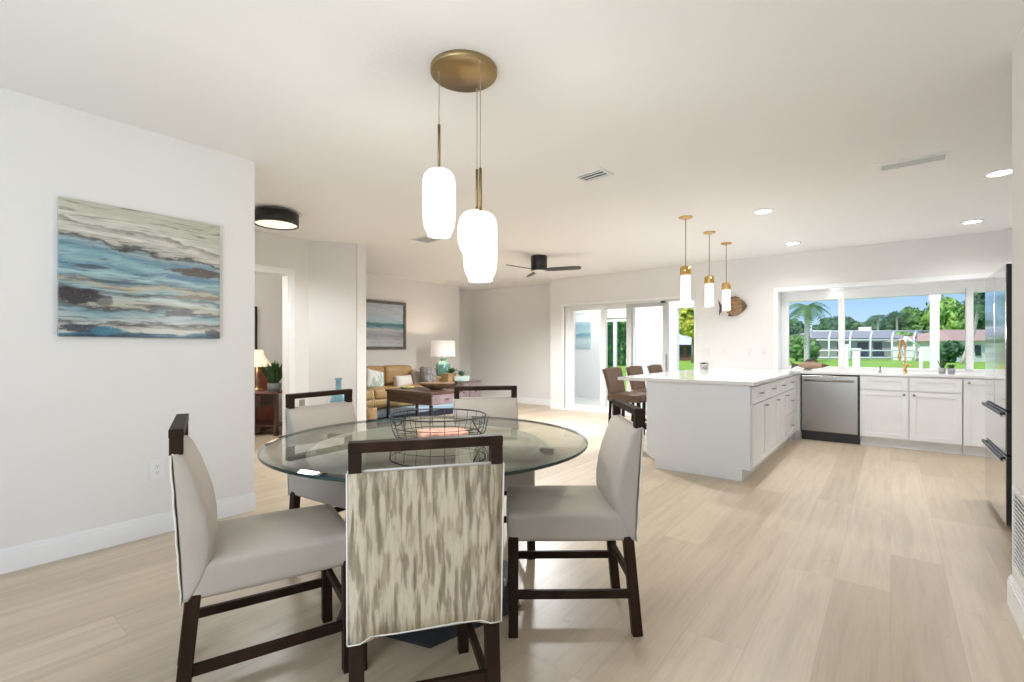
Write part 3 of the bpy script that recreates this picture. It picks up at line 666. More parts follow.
# wooden fish
def fish(name, label, loc, L, Ht, rz=0, lay=False, hgt='wall'):
    t = thing(name, label, 'decoration', loc, rz)
    N = 36; up = []; lo = []
    body = [(-.5 + .0, 0)]
    def prof(u):   # half height of body at u 0..1 (tail root to nose)
        return (math.sin(math.pi * min(1, u * .93 + .07)) ** .75) * (.5 if hgt == 'wall' else .44) * (1 - .25 * u if hgt != 'wall' else 1)
    m = MB(); rings = []
    for i in range(N):
        u = i / (N - 1); hh = max(.01, prof(u)) * Ht; x = (-.28 + u * .78) * L; th = max(.006, .055 * math.sin(math.pi * min(1, u * .9 + .08)) ** .6) * (L / .45)
        rings.append([(x, math.cos(a) * th * .5, math.sin(a) * hh) for a in [2 * math.pi * k / 14 for k in range(14)]])
    v = [p for r_ in rings for p in r_]; f = [(i * 14 + k, i * 14 + (k + 1) % 14, (i + 1) * 14 + (k + 1) % 14, (i + 1) * 14 + k) for i in range(N - 1) for k in range(14)]
    f += [tuple(range(14))[::-1], tuple(range((N - 1) * 14, N * 14))]
    m._add(v, f, None, True)
    woodm = mat('fish_wood', (.30, .18, .09), .5, noise=.55, nscale=9, nstretch=(1.5, 1, 5)) if hgt == 'wall' else mat('fish_wood_light', (.34, .23, .15), .5, noise=.3, nscale=9, nstretch=(1.5, 1, 5))
    m.build('body', woodm, t); dk = mat('fish_dark', (.07, .05, .04), .55)
    def flat(nm, pts, mm=dk, th=.012):
        q = MB(); n_ = len(pts); vv = [(x * L, -th / 2, z * Ht) for x, z in pts] + [(x * L, th / 2, z * Ht) for x, z in pts]
        q._add(vv, [tuple(range(n_)), tuple(range(n_, 2 * n_))[::-1]] + [(i, i + n_, (i + 1) % n_ + n_, (i + 1) % n_) for i in range(n_)]); q.build(nm, mm, t)
    flat('tail', [(-.24, .10), (-.38, .12), (-.50, .42), (-.45, 0), (-.47, -.45), (-.36, -.18), (-.24, -.10)])
    flat('dorsal_fin', [(-.12, .32), (-.05, .62 if hgt != 'wall' else .52), (.12, .68 if hgt != 'wall' else .54), (.25, .46), (.2, .3)], th=.01)
    flat('belly_fin', [(-.10, -.32), (-.16, -.50), (.02, -.52), (.12, -.40)], th=.01)
    q = MB(); rr = []
    for i in range(8):
        u = .78 + .22 * i / 7; hh = max(.012, prof(u)) * Ht * 1.03; x = (-.28 + u * .785) * L; th = max(.009, .060 * math.sin(math.pi * min(1, u * .9 + .08)) ** .6) * (L / .45)
        rr += [(x, math.cos(a) * th * .53, math.sin(a) * hh) for a in [2 * math.pi * k / 14 for k in range(14)]]
    q._add(rr, [(i * 14 + k, i * 14 + (k + 1) % 14, (i + 1) * 14 + (k + 1) % 14, (i + 1) * 14 + k) for i in range(7) for k in range(14)] + [tuple(range(98, 112))], None, True)
    q.build('head', mat('fish_head', (.13, .075, .04), .5, noise=.4, nscale=12), t)
    return t
fish('wooden_fish', 'round brown wooden fish hanging on the back wall', (-1.93, WY - .045, 1.86), .42, .29)
fish('wooden_fish', 'long brown wooden fish standing on the counter at the window', (-.89, 7.76, .975), .46, .13, 0, hgt='lie')

# counter plants
def sprigs(mb, c, n_, h_, spread, wd=.008, seed=1):
    rnd = random.Random(seed)
    for k in range(n_):
        a = rnd.uniform(0, 6.283); s = rnd.uniform(.15, 1) * spread; hh = h_ * rnd.uniform(.65, 1.05)
        p0 = Vector(c) + Vector((math.cos(a) * s * .15, math.sin(a) * s * .15, 0)); p2 = Vector(c) + Vector((math.cos(a) * s, math.sin(a) * s, hh * (1 - .3 * s / max(spread, .01) * .6)))
        p1 = (p0 + p2) / 2 + Vector((0, 0, hh * .18)); side = Vector((-math.sin(a), math.cos(a), 0)) * wd
        v = []; K = 5
        for i in range(K):
            u = i / (K - 1); p = p0 * (1 - u) ** 2 + p1 * 2 * u * (1 - u) + p2 * u * u; w2 = side * (math.sin(math.pi * (u * .85 + .12)))
            v += [tuple(p - w2), tuple(p + Vector((0, 0, wd * .4))), tuple(p + w2)]
        mb._add(v, [(i * 3 + j, i * 3 + j + 1, i * 3 + j + 4, i * 3 + j + 3) for i in range(K - 1) for j in range(2)])
    return mb
for x, y, h_, lab, sd_ in ((.49, 7.78, .13, 'small grey pot with upright greenery, left of the pair at the window', 3), (.57, 7.73, .07, 'small grey pot with low greenery, right of the pair at the window', 4)):
    t = thing('potted_plant', lab, 'plant', (x, y, .905))
    MB().lathe([(.0, 0), (.030, 0), (.036, .065), (.032, .065), (.028, .01), (0, .01)] if False else [(0, 0), (.030, 0), (.036, .065), (.031, .065), (.031, .05), (0, .05)], (0, 0, 0), 24).build('pot', mat('grey_pot', (.36, .37, .38), .6), t)
    sprigs(MB(), (0, 0, .05), 34, h_, .055, .010, sd_).build('leaves', LEAF, t)
# small pot at the far end of the peninsula
x, y = -2.18, 7.35
t = thing('potted_plant', 'small grey pot with low grey-green leaves on the peninsula far end', 'plant', (x, y, .905))
MB().lathe([(0, 0), (.05, 0), (.065, .07), (.057, .07), (.05, .05), (0, .05)], (0, 0, 0), 24).build('pot', mat('silver_pot', (.38, .40, .38), .35), t)
sprigs(MB(), (0, 0, .05), 30, .05, .08, .013, 9).build('leaves', LEAF2, t)

# ------------------------------------------------------------------ dining table
TX, TY, TR, TZ = -1.78, 1.598, .765, .765
tb = thing('dining_table', 'round clear glass dining table on a dark pedestal, holding the wire basket', 'table', (TX, TY, 0))
top = MB().lathe([(0, TZ - .018), (TR - .008, TZ - .018), (TR - .004, TZ - .014)], (0, 0, 0), 128)
top.lathe([(TR - .028, TZ), (0, TZ)], (0, 0, 0), 128).build('glass_top', TGLASS, tb)
MB().lathe([(TR - .006, TZ - .0185), (TR - .001, TZ - .016), (TR, TZ - .010), (TR - .002, TZ - .004)], (0, 0, 0), 128).build('glass_edge', TEDGE, tb)
BEV = glass_thin('bevel_glass', (.66, .78, .72), 1.6)
MB().lathe([(TR - .002, TZ - .004), (TR - .028, TZ)], (0, 0, 0), 128).build('bevelled_rim', BEV, tb)
MB().lathe([(0, TZ - .026), (.54, TZ - .026), (.552, TZ - .030), (.57, TZ - .042), (.57, TZ - .055), (.50, TZ - .085), (.30, TZ - .11), (0, TZ - .11)], (0, 0, 0), 96).build('wood_top', TAUPE, tb)
MB().lathe([(.535, TZ - .0265), (.535, TZ - .0245), (.55, TZ - .0245), (.57, TZ - .041), (.575, TZ - .041), (.575, TZ - .055)], (0, 0, 0), 96).build('top_rim', mat('pale_rim', (.80, .77, .66), .4), tb)
MB().lathe([(.10, .10), (.085, .3), (.085, .5), (.13, .655)], (0, 0, 0), 8, smooth=False).build('column', DKBASE, tb)
MB().lathe([(0, 0), (.46, 0), (.47, .02), (.42, .035), (.18, .06), (.10, .12), (0, .12)], (0, 0, 0), 6, Matrix.Rotation(R(-43), 4, 'Z'), smooth=False).build('pedestal_base', DKBASE, tb)
for a in (20, 110, 200, 290):
    c = Vector((math.cos(R(a)) * .60, math.sin(R(a)) * .60, 0)); M = Matrix.Translation(c) @ Matrix.Rotation(R(a), 4, 'Z')
    MB().box((-.045, -.014, TZ - .045), (.02, .014, TZ - .019), .003, M).build('support_pad', RUBBER, tb)

# wire basket on the table
bk = thing('wire_basket', 'round dark wire basket in the middle of the glass table', 'basket', (TX + .0, TY + .04, TZ), R(12))
N = 22; wm = mat('dark_wire', (.05, .055, .055), .4, .6)
def ring(r_, z, n_=48): return [(r_ * math.cos(2 * math.pi * k / n_), r_ * .93 * math.sin(2 * math.pi * k / n_), z) for k in range(n_)]
MB().tube(ring(.244, .105), .0036, 8, True).build('rim', wm, bk)
m = MB().tube(ring(.237, .055), .0018, 6, True).tube(ring(.222, .012), .002, 6, True)
for k in range(N):
    a = 2 * math.pi * k / N; c, s = math.cos(a), math.sin(a) * .93
    m.tube([(c * .244, s * .244, .105), (c * .241, s * .241, .075), (c * .232, s * .232, .035), (c * .216, s * .216, .004), (c * .12, s * .12, .003)], .0016, 5)
m.tube(ring(.12, .003), .0018, 6, True); m.build('wire_mesh', wm, bk)
for sgn in (-1, 1):
    hp = [(sgn * (.246 + .012 * math.sin(math.pi * k / 10)), -.075 + .15 * k / 10, .105 - .075 * math.sin(math.pi * k / 10)) for k in range(11)]
    MB().tube(hp, .003, 6).build('handle', wm, bk)
pk = MB().soft((0, 0, .012), (.12, .075, .010), .008, (0, 0, .006), 6, Matrix.Rotation(R(15), 4, 'Z')).build('folded_napkin', mat('coral_cloth', (.75, .36, .27), .9, noise=.45, nscale=30))
pk.location = (TX + .02, TY + .05, TZ + .004); pk.rotation_euler = (0, 0, R(40)); tag(pk, 'coral patterned folded cloth lying inside the wire basket', 'napkin')

# ------------------------------------------------------------------ dining chairs
def make_chair(label):
    t = thing('dining_chair', label, 'chair', (0, 0, 0), group='dining chairs round the glass table')
    W2 = .2145
    # seat: full-depth upholstered box with a gently crowned top
    MB().soft((0, -.004, .456), (W2 - .003, .264, .058), .020, (.0, .004, .026), 12).build('seat', FAB, t)
    # back cushion: lofted, flat behind, thick in the middle, thin at the top
    LEAN = .06
    secs = [(.405, .02), (.425, .040), (.45, .062), (.49, .088), (.54, .104), (.60, .108), (.67, .102), (.74, .086), (.80, .068), (.845, .050), (.868, .034), (.872, .02)]
    yb_ = lambda z: -.274 - (z - .4) * LEAN
    m = MB(); rings = []; n_ = 36
    for z, th in secs:
        yb = yb_(z); r = []
        for k in range(n_):
            a = 2 * math.pi * (k + .5) / n_; c, s = math.cos(a), math.sin(a)
            sxx = math.copysign(abs(c) ** .25, c) * W2
            sy = math.copysign(abs(s) ** (.10 if s < 0 else .5), s)
            r.append((sxx, yb + th * .5 + sy * th * .5 * (1 if s < 0 else (1 - .14 * (sxx / W2) ** 4)), z))
        rings.append(r)
    v = [p for r in rings for p in r]; f = [(i * n_ + k, i * n_ + (k + 1) % n_, (i + 1) * n_ + (k + 1) % n_, (i + 1) * n_ + k) for i in range(len(secs) - 1) for k in range(n_)]
    f += [tuple(range(n_))[::-1], tuple(range((len(secs) - 1) * n_, len(secs) * n_))]
    m._add(v, f, None, True); bc = m.build('backrest', FAB, t)
    # patterned rear panel
    pn_ = MB(); vv = []; K = 10; PB = .412
    for i in range(K + 1):
        z = PB + (.868 - PB) * i / K
        for j in range(K + 1):
            u = j / K * 2 - 1; dz = (-.014 if abs(u) > .75 else .003 * math.sin(u * 6)) if i == 0 else 0
            vv.append((u * (W2 - .003), yb_(z) - .003, z + dz))
    pn_._add(vv, [(i * (K + 1) + j, i * (K + 1) + j + 1, (i + 1) * (K + 1) + j + 1, (i + 1) * (K + 1) + j) for i in range(K) for j in range(K)], None, True)
    pb = pn_.build('back_panel', BARK, t)
    so = pb.modifiers.new('thick', 'SOLIDIFY'); so.thickness = .005; so.offset = 0
    zs = [PB - .014 + (.870 - PB + .014) * k / 12 for k in range(13)]
    pp = MB()
    for sg in (-1, 1): pp.tube([(sg * (W2 + .0005), yb_(z) - .003 + .0015 * math.sin(z * 60), z) for z in zs], .0028, 8)
    pp.tube([(u * (W2), yb_(PB) - .004, PB + (-.015 if abs(u) > .75 else .002 * math.sin(u * 6))) for u in (-1, -.85, -.72, -.4, 0, .4, .72, .85, 1)], .0025, 8)
    pp.tube([(-W2, yb_(.87) + .003, .872), (W2, yb_(.87) + .003, .872)], .0028, 8); pp.build('piping', PIPE, bc)
    # open handle frame above the back
    yt = -.290
    for s in (-1, 1): MB().box((s * .178, yt - .0185, .869), (s * .2118, yt + .0185, .9225), .002).build('back_post', DWOOD, t)
    MB().box((-.2125, yt - .020, .922), (.2125, yt + .020, .950), .003).build('top_rail', DWOOD, t)
    for s in (-1, 1):
        MB().beam((s * .192, .236, 0), (s * .192, .234, .42), .040, .040).build('leg', DWOOD, t)
        MB().beam((s * .192, -.285, 0), (s * .192, -.245, .42), .040, .042).build('leg', DWOOD, t)
        MB().box((s * .182, -.258, .155), (s * .202, .220, .190), .003).build('stretcher', DWOOD, t)
    MB().box((-.175, .226, .215), (.175, .246, .25), .003).build('stretcher', DWOOD, t)
    MB().box((-.175, -.272, .215), (.175, -.252, .25), .003).build('stretcher', DWOOD, t)
    return t
c0 = make_chair('dining chair with streaked taupe back, nearest the camera')
RB = -.295
def rail_place(o_, mx, my, ang):
    d = Vector((math.cos(R(ang)), math.sin(R(ang)))); o_.location = (mx - d.x * RB, my - d.y * RB, 0); o_.rotation_euler = (0, 0, R(ang - 90))
CH_SPOTS = [(-1.010, .893, 144.5), (-.948, 2.045, 219.5), (-2.14, 2.40, 319.4), (-2.633, 1.490, 6), (-1.942, .570, 71)]
LAB = [None, 'dining chair right of the glass table, nearest the white peninsula', 'dining chair on the far side of the table before the living room', 'dining chair at the far left of the table before the hallway', 'dining chair at the left seen side-on against the white wall']
for (mx, my, an), lb in zip(CH_SPOTS, LAB):
    o_ = c0 if lb is None else dup(c0, (0, 0, 0), 0, lb); rail_place(o_, mx, my, an)

# ------------------------------------------------------------------ counter stools
WICK = mat('woven_brown', (.15, .085, .05), .5, bump=.6, bscale=90, noise=.35, nscale=45, nstretch=(1, 1, 3))
def make_stool(label):
    t = thing('counter_stool', label, 'stool', (0, 0, 0), group='woven counter stools')     # faces +X
    m = MB(); K = 8; vv = []
    for i in range(K + 1):
        z = .60 + .365 * i / K; x = -.19 - .085 * (i / K) ** 1.2; hw_ = .19 + .045 * (i / K)
        for j in range(K + 1):
            u = j / K * 2 - 1; vv.append((x + .02 * u * u, u * hw_, z - .012 * u * u * (i == K)))
    m._add(vv, [(i * (K + 1) + j, i * (K + 1) + j + 1, (i + 1) * (K + 1) + j + 1, (i + 1) * (K + 1) + j) for i in range(K) for j in range(K)], None, True)
    b = m.build('backrest', WICK, t); so = b.modifiers.new('thick', 'SOLIDIFY'); so.thickness = .035; so.offset = 0
    MB().soft((0, 0, .61), (.215, .215, .045), .02, (0, 0, .01), 8).build('seat', WICK, t)
    for sx_, sy_ in ((-1, -1), (-1, 1), (1, -1), (1, 1)):
        MB().beam((sx_ * .20, sy_ * .19, 0), (sx_ * .18, sy_ * .18, .58), .034, .034).build('leg', DWOOD, t)
    for sy_ in (-1, 1): MB().box((-.18, sy_ * .187 - .01, .2), (.18, sy_ * .187 + .01, .23), .002).build('footrest', DWOOD, t)
    MB().box((.18, -.18, .26), (.2, .18, .29), .002).build('footrest', DWOOD, t)
    return t
s0 = make_stool('brown woven counter stool nearest the dining table'); s0.location = (-2.50, 5.48, 0)
dup(s0, (-2.50, 6.14, 0), 0, 'brown woven counter stool, middle one at the peninsula')
dup(s0, (-2.50, 6.86, 0), 0, 'brown woven counter stool farthest along by the sliding door')

# ------------------------------------------------------------------ living room
TAN = mat('tan_leather', (.42, .26, .115), .42, noise=.12, nscale=4)
so_ = thing('sofa', 'tan leather sofa against the living room wall', 'sofa', (-7.05, 5.15, 0))
def L_(x, y, z): return (x + 7.05, y - 5.15, z)
MB().box(L_(-7.50, 4.12, .20), L_(-6.66, 6.18, .36), .03).build('base', TAN, so_)
for k in range(3):
    y = 4.42 + k * .63
    MB().soft(L_(-6.98, y, .445), (.33, .31, .085), .05, (0, 0, .02), 8).build('seat_cushion', TAN, so_)
    MB().soft(L_(-7.34, y, .70), (.13, .31, .19), .07, (.03, 0, .01), 8).build('back_cushion', TAN, so_)
for y in (3.99, 6.25): MB().soft(L_(-7.08, y, .44), (.42, .10, .23), .07, (0, 0, .01), 8).build('arm', TAN, so_)
MB().box(L_(-7.55, 3.95, .2), L_(-7.42, 6.3, .80), .03).build('back_frame', TAN, so_)
for x in (-7.45, -6.74):
    for y in (4.0, 6.2): MB().cyl((x + 7.05, y - 5.15), .025, 0, .21).build('leg', DWOOD, so_)
def cushion(label, px, py, t_, w_, h_, mm, rz=0, tilt=-14, gr='sofa cushions'):
    x, y = at(px, t_); z = zat(py, t_)
    o_ = MB().soft((0, 0, 0), (w_, .06, h_), .03, (0, .05, 0), 8, pinch=.12).build('throw_pillow', mm)
    o_.location = (x, y, z); o_.rotation_euler = (R(tilt), R(rz), R(90 + 8)); tag(o_, label, 'cushion', gr)
LEAFP = mat('leaf_print', (.62, .62, .58), .85, noise=0)
def leafprint():
    m, n, b = nodemat('green_leaf_print'); t = n.nodes.new('ShaderNodeTexCoord'); a = noisen(n, t.outputs['Object'], 5, 2, (1, 1, .6), .5)
    r = ramp(n, [(.50, (.70, .70, .67)), (.56, (.34, .44, .36)), (.62, (.62, .66, .62)), (.7, (.12, .2, .26))]); n.links.new(a, r.inputs[0]); n.links.new(r.outputs[0], b.inputs['Base Color']); b.inputs['Roughness'].default_value = .85; return m
cushion('white throw pillow with a green leaf print at the left of the sofa', 374, 380, 8.25, .20, .17, leafprint(), 12)
cushion('white lumbar pillow in the middle of the tan sofa', 403, 381.5, 8.7, .20, .11, mat('white_linen', (.66, .62, .57), .9))
cushion('beige square pillow right of the white lumbar pillow', 419, 378, 9.1, .17, .17, mat('beige_linen', (.42, .37, .30), .9))
cushion('grey patterned pillow at the right end of the sofa', 429, 376, 8.95, .17, .19, mat('grey_pattern', (.22, .21, .20), .9, noise=.5, nscale=22))

fs = thing('footstool', 'long low light-blue padded footstool between sofa and coffee table', 'footstool', (-6.5, 5.25, 0))
MB().box((-.14, -1.05, 0), (.14, 1.05, .115), .01).build('base', mat('navy_base', (.012, .018, .035), .6), fs)
MB().soft((0, 0, .15), (.165, 1.09, .042), .02, (0, 0, .004), 8).build('cushion_top', mat('light_blue_fabric', (.33, .45, .56), .85), fs)

ctb = thing('coffee_table', 'dark brown coffee table with a drawer in its end', 'coffee table', (-5.77, 5.0, 0))
WAL = mat('walnut_dark', (.055, .028, .018), .35, noise=.4, nscale=8, nstretch=(1, 1, 4))
LAV = mat('greyed_wood_drawer', (.26, .20, .215), .45, noise=.2, nscale=8)
MB().box((-.54, -.33, .525), (.54, .33, .56), .004).build('top', mat('table_top_brown', (.10, .055, .04), .3), ctb)
MB().box((-.52, -.31, .37), (.52, .31, .525), .004).build('apron', WAL, ctb)
d = MB().box((.52, -.30, .375), (.535, .30, .52), .004).build('drawer', LAV, ctb)
MB().box((.535, -.03, .44), (.55, .03, .455), .004).build('drawer_pull', BLACK, d)
for sx_ in (-1, 1):
    for sy_ in (-1, 1): MB().box((sx_ * .485, sy_ * .275, 0), (sx_ * .525, sy_ * .315, .37), .003).build('leg', BLACK, ctb)
bowl = MB().lathe([(0, .01), (.06, 0), (.10, .01), (.20, .05), (.285, .095), (.30, .11), (.285, .105), (.2, .065), (.1, .028), (0, .02)], (0, 0, 0), 40, sy=.7).build('wooden_bowl', mat('bowl_wood', (.24, .15, .09), .5, noise=.5, nscale=14))
x, y = at(436, 7.5); bowl.location = (x, y, .56); bowl.rotation_euler = (0, 0, YAW); tag(bowl, 'wide shallow wooden bowl on the dark coffee table', 'bowl')
bx_ = MB().lathe([(0, 0), (.09, 0), (.12, .02), (.1, .035), (0, .04)], (0, 0, 0), 24).build('green_dish', mat('lime_glass', (.42, .44, .16), .2)); x, y = at(407, 7.75); bx_.location = (x, y, .56); tag(bx_, 'small yellow-green dish on the coffee table left end', 'dish')

et = thing('end_table', 'greyish end table with a drawer beside the sofa', 'side table', (-6.86, 6.78, 0))
MB().box((-.40, -.36, .55), (.40, .36, .575), .004).build('top', mat('grey_top', (.20, .17, .16), .4), et)
MB().box((-.38, -.34, .16), (.38, .34, .55), .004).build('body', mat('grey_body', (.25, .21, .2), .45), et)
for y0 in (-.33, .01):
    d = MB().box((.38, y0, .20), (.395, y0 + .32, .52), .004).build('drawer', LAV, et)
    MB().tube([(.395, y0 + .16, .36), (.415, y0 + .16, .36)], .012, 10).build('knob', BLACK, d)
for sx_ in (-1, 1):
    for sy_ in (-1, 1): MB().box((sx_ * .34, sy_ * .30, 0), (sx_ * .38, sy_ * .34, .16), .003).build('leg', BLACK, et)
# lamp
lx, ly = at(443, 9.45)
lp = thing('table_lamp', 'teal ceramic lamp with a white drum shade beside the sofa', 'lamp', (lx, ly, .575))
MB().lathe([(0, 0), (.07, 0), (.09, .03), (.13, .12), (.15, .22), (.14, .31), (.09, .37), (.05, .39), (.05, .42), (.07, .44), (.03, .45), (0, .45)], (0, 0, 0), 32).build('base', TEALGL, lp)
MB().cyl((0, 0), .01, .45, .62).build('stem', BRASS, lp)
MB().lathe([(.245, .48), (.235, .79), (.232, .79), (.242, .48)], (0, 0, 0), 40).build('lamp_shade', mat('shade_linen_lit', (.85, .8, .76), .7, emit=(1, .86, .76), es=.25), lp)
light('table_lamp_bulb', 'POINT', (lx, ly, .575 + .70), (0, 0, 0), 9, (1, .82, .66), shadow_soft_size=.04)
# crate planter + vessel on end table
x, y = at(448.5, 8.95)
t = thing('planter_box', 'square tan wooden planter with a succulent in front of the lamp', 'plant', (x, y, .575))
MB().box((-.10, -.10, 0), (.10, .10, .17), .006).build('box', mat('tan_wood', (.34, .21, .09), .5, noise=.2, nscale=10), t)
sprigs(MB(), (.03, .02, .16), 26, .12, .15, .022, 5).build('succulent', LEAF, t)
x, y = at(462, 8.95)
t = thing('ceramic_planter', 'pale teal footed planter with trailing leaves on the end table', 'plant', (x, y, .575))
MB().box((-.14, -.09, .02), (.14, .09, .12), .02, Matrix.Rotation(YAW, 4, 'Z')).build('pot', mat('pale_teal', (.45, .55, .52), .3), t)
for k in (-.11, .11): MB().cyl((k * math.cos(YAW), k * math.sin(YAW)), .02, 0, .05, 10).build('foot', BLACK, t)
sprigs(MB(), (0, 0, .12), 24, .10, .17, .022, 6).build('leaves', LEAF2, t)
# rope basket by the partition
x, y = at(368.5, 6.95)
t = thing('handled_basket', 'tan rope basket with tall looped handles beside the partition', 'basket', (x, y, 0))
MB().lathe([(0, .0), (.10, 0), (.125, .15), (.12, .33), (.115, .345), (.11, .33), (.11, .02), (0, .02)], (0, 0, 0), 28).build('body', mat('wicker_tan', (.36, .23, .13), .8, bump=.5, bscale=60, noise=.3, nscale=25), t)
for s in (-.06, .06):
    MB().tube([(-.08, s, .30), (-.07, s, .48), (-.03, s, .60), (.03, s, .60), (.07, s, .48), (.08, s, .30)], .009, 8, M=Matrix.Rotation(YAW + .1, 4, 'Z')).build('handle', mat('rope', (.45, .33, .2), .8), t)
# blue bottle on a small stand by the angled wall
x, y = at(338.5, 6.0)
t = thing('plant_stand', 'slim dark stand under the blue bottle near the hallway', 'stand', (x, y, 0))
MB().cyl((0, 0), .13, .40, .42).build('top', DWOOD, t)
for a in (0, 120, 240): MB().beam((.1 * math.cos(R(a)), .1 * math.sin(R(a)), 0), (.08 * math.cos(R(a)), .08 * math.sin(R(a)), .4), .02, .02).build('leg', DWOOD, t)
b = MB().lathe([(0, 0), (.07, 0), (.095, .04), (.10, .12), (.085, .19), (.05, .23), (.036, .26), (.034, .39), (.045, .40), (.045, .415), (.03, .415)], (0, 0, 0), 32).build('glass_bottle', BGLASS); b.location = (x, y, .42)
tag(b, 'pale blue glass bottle with a wide round body behind the far-left chair', 'bottle')
# door stop and wall-mounted bar at the alcove corner
tag(MB().lathe([(.0, 0), (.03, 0), (.03, .04), (.02, .06), (0, .06)], (-5.50, 8.25, 0), 16).build('door_stop', BLACK), 'small black stop on the floor at the alcove corner', 'door stop')
t = thing('fireplace_poker', 'thin dark rod leaning in the alcove corner beside the sliding door wall', 'rod', (-5.42, 8.22, .0))
MB().tube([(0.02, .02, .04), (.0, .04, .6), (-.01, .05, 1.0)], .006, 8).tube([(0, .04, .62), (-.008, .05, .96)], .014, 8).build('shaft', mat('dark_grey_metal', (.08, .08, .08), .4, .5), t)
MB().blob((-.01, .05, 1.03), .022, 2, 0).build('finial', BLACK, t)

# ------------------------------------------------------------------ bedroom seen through the doorway
x, y = at(266, 6.75)
t = thing('nightstand', 'dark wood nightstand inside the bedroom doorway', 'nightstand', (x, y, 0), YAW)
DKW = mat('dark_cherry', (.045, .018, .012), .35, noise=.3, nscale=8)
MB().box((-.30, -.22, .575), (.27, .22, .61), .006).build('top', mat('cherry_top', (.13, .06, .04), .25), t)
for sx_ in (-.27, .21):
    for sy_ in (-.19, .15): MB().box((sx_, sy_, 0), (sx_ + .045, sy_ + .04, .575), .003).build('leg', DKW, t)
MB().box((-.27, -.19, .12), (.25, .19, .145), .003).build('shelf', DKW, t)
MB().box((-.26, -.185, .40), (.02, .18, .56), .003).build('drawer_box', DKW, t)
MB().box((-.26, -.19, .05), (.02, .18, .12), .003).build('plinth', DKW, t)
t = thing('bed_headboard', 'reddish brown headboard behind the bedside lamp', 'headboard', (-7.42, 2.65, 0))
MB().box((-.04, -.55, .0), (.03, .80, .98), .015).build('panel', mat('red_brown_wood', (.12, .035, .02), .35, noise=.3, nscale=6), t)
x, y = at(257, 6.8)
lp = thing('bedside_lamp', 'bedside lamp with a cream bell shade on the nightstand', 'lamp', (x, y, .61))
MB().lathe([(0, 0), (.07, 0), (.07, .015), (.02, .03), (.015, .08), (.03, .14), (.015, .2), (.012, .36), (0, .36)], (0, 0, 0), 20).build('base', BRONZE, lp)
MB().lathe([(.20, .34), (.14, .42), (.095, .50), (.075, .58), (.072, .58), (.092, .5), (.137, .42), (.197, .34)], (0, 0, 0), 32).build('lamp_shade', mat('bell_shade_lit', (.8, .72, .55), .7, emit=(1, .80, .52), es=.55), lp)
light('bedroom_fill', 'POINT', (-6.8, 1.5, 2.1), (0, 0, 0), 30, (1, .95, .9), shadow_soft_size=.15)  # added unseen light that brightens the bedroom, no fixture there
light('bedside_bulb', 'POINT', (x, y, 1.05), (0, 0, 0), 3, (1, .8, .58), shadow_soft_size=.04)
x, y = at(274, 6.6)
t = thing('potted_plant', 'spiky green plant in a grey pot on the nightstand', 'plant', (x, y, .61))
MB().lathe([(0, 0), (.08, 0), (.088, .12), (.078, .12), (.075, .09), (0, .09)], (0, 0, 0), 28).build('pot', mat('grey_planter', (.16, .165, .17), .6), t)
sprigs(MB(), (0, 0, .09), 100, .34, .24, .019, 2).build('leaves', mat('dark_leaf', (.03, .09, .02), .5, noise=.5, nscale=20), t)

# ------------------------------------------------------------------ outside: lanai, lawn, houses, trees
WHITE = mat('stucco_white', (.86, .87, .87), .7)
struct('ground', MB().box((-90, 11.2, -.35), (90, 120, -.15)), mat('lawn_grass', (.27, .46, .035), .9, noise=.25, nscale=1.5))
LP = MB().box((-9, 8.56, -.12), (6, 11.25, -.03)).box((-5.19, 8.16, -.12), (6, 8.56, -.03)); struct('floor_patio', LP, mat('patio_concrete', (.6, .6, .58), .8))
LYW = 10.8
pw = MB().box((-8.6, LYW, -.1), (-5.66, LYW + .14, 2.45)).box((-5.66, LYW, 1.97), (-5.0, LYW + .14, 2.45)).box((-5.0, LYW, -.1), (-3.80, LYW + .14, 2.45)).box((-8.7, 8.56, -.1), (-8.56, LYW, 2.45))
struct('wall_patio', pw, WHITE)
struct('ceiling_patio', MB().box((-8.8, 8.56, 2.42), (6, 11.25, 2.52)).box((-5.19, 8.35, 2.42), (6, 8.56, 2.52)).box((VX1 + .1, 8.15, 2.42), (6, 8.35, 2.52)).box((-5.19, 8.15, 2.42), (VX0 - .1, 8.35, 2.52)).box((VX0 - .1, 8.15, 2.42), (VX1 + .1, 8.35, 2.52)).box((-8.6, LYW - .02, 2.13), (6, LYW + .16, 2.42)), WHITE)
MB().box((0, 0, 0), (.001, .001, .001)).bm.free()
t = thing('patio_column', 'white square column on the patio outside the kitchen window', 'column', (*at(934.5, 8.1), 0))
t.location = ((-math.sin(YAW) + (934.5 - 512) / FPX * math.cos(YAW)) * 8.15, LYW + .07, -.03)
MB().box((-.06, -.06, 0), (.06, .06, 2.16), .004).build('shaft', WHITE, t); MB().box((-.075, -.075, 2.05), (.075, .075, 2.16), .004).build('cap', WHITE, t)
t = thing('canvas_painting', 'pale turquoise surf canvas on the patio wall behind the sliding door', 'painting', (-6.23, LYW, 1.56))
MB().box((-.21, -.04, -.34), (.21, -.001, .34), .003).build('canvas', SEA2, t)
plate('wall_outlet', 'outlet on the white patio wall seen through the sliding door', lambda u, d, z: (-4.22 + u, LYW - d, 1.13 + z), .08, .13)
# glass door of the neighbouring room within the patio wall opening
t = thing('patio_screen_door', 'narrow white-framed glass panel in the patio wall opening', 'door', (-5.33, LYW + .07, 0))
MB().box((-.33, -.03, -.03), (-.29, .03, 1.95)).box((.29, -.03, -.03), (.33, .03, 1.95)).box((-.08, -.03, -.03), (.0, .03, 1.95)).box((-.33, -.03, 1.88), (.33, .03, 1.95)).build('frame', WHITE, t)
MB().box((-.29, -.005, 0), (-.08, .005, 1.88)).build('glass_pane', glass_thin('teal_glass', (.35, .62, .55), 1), t)

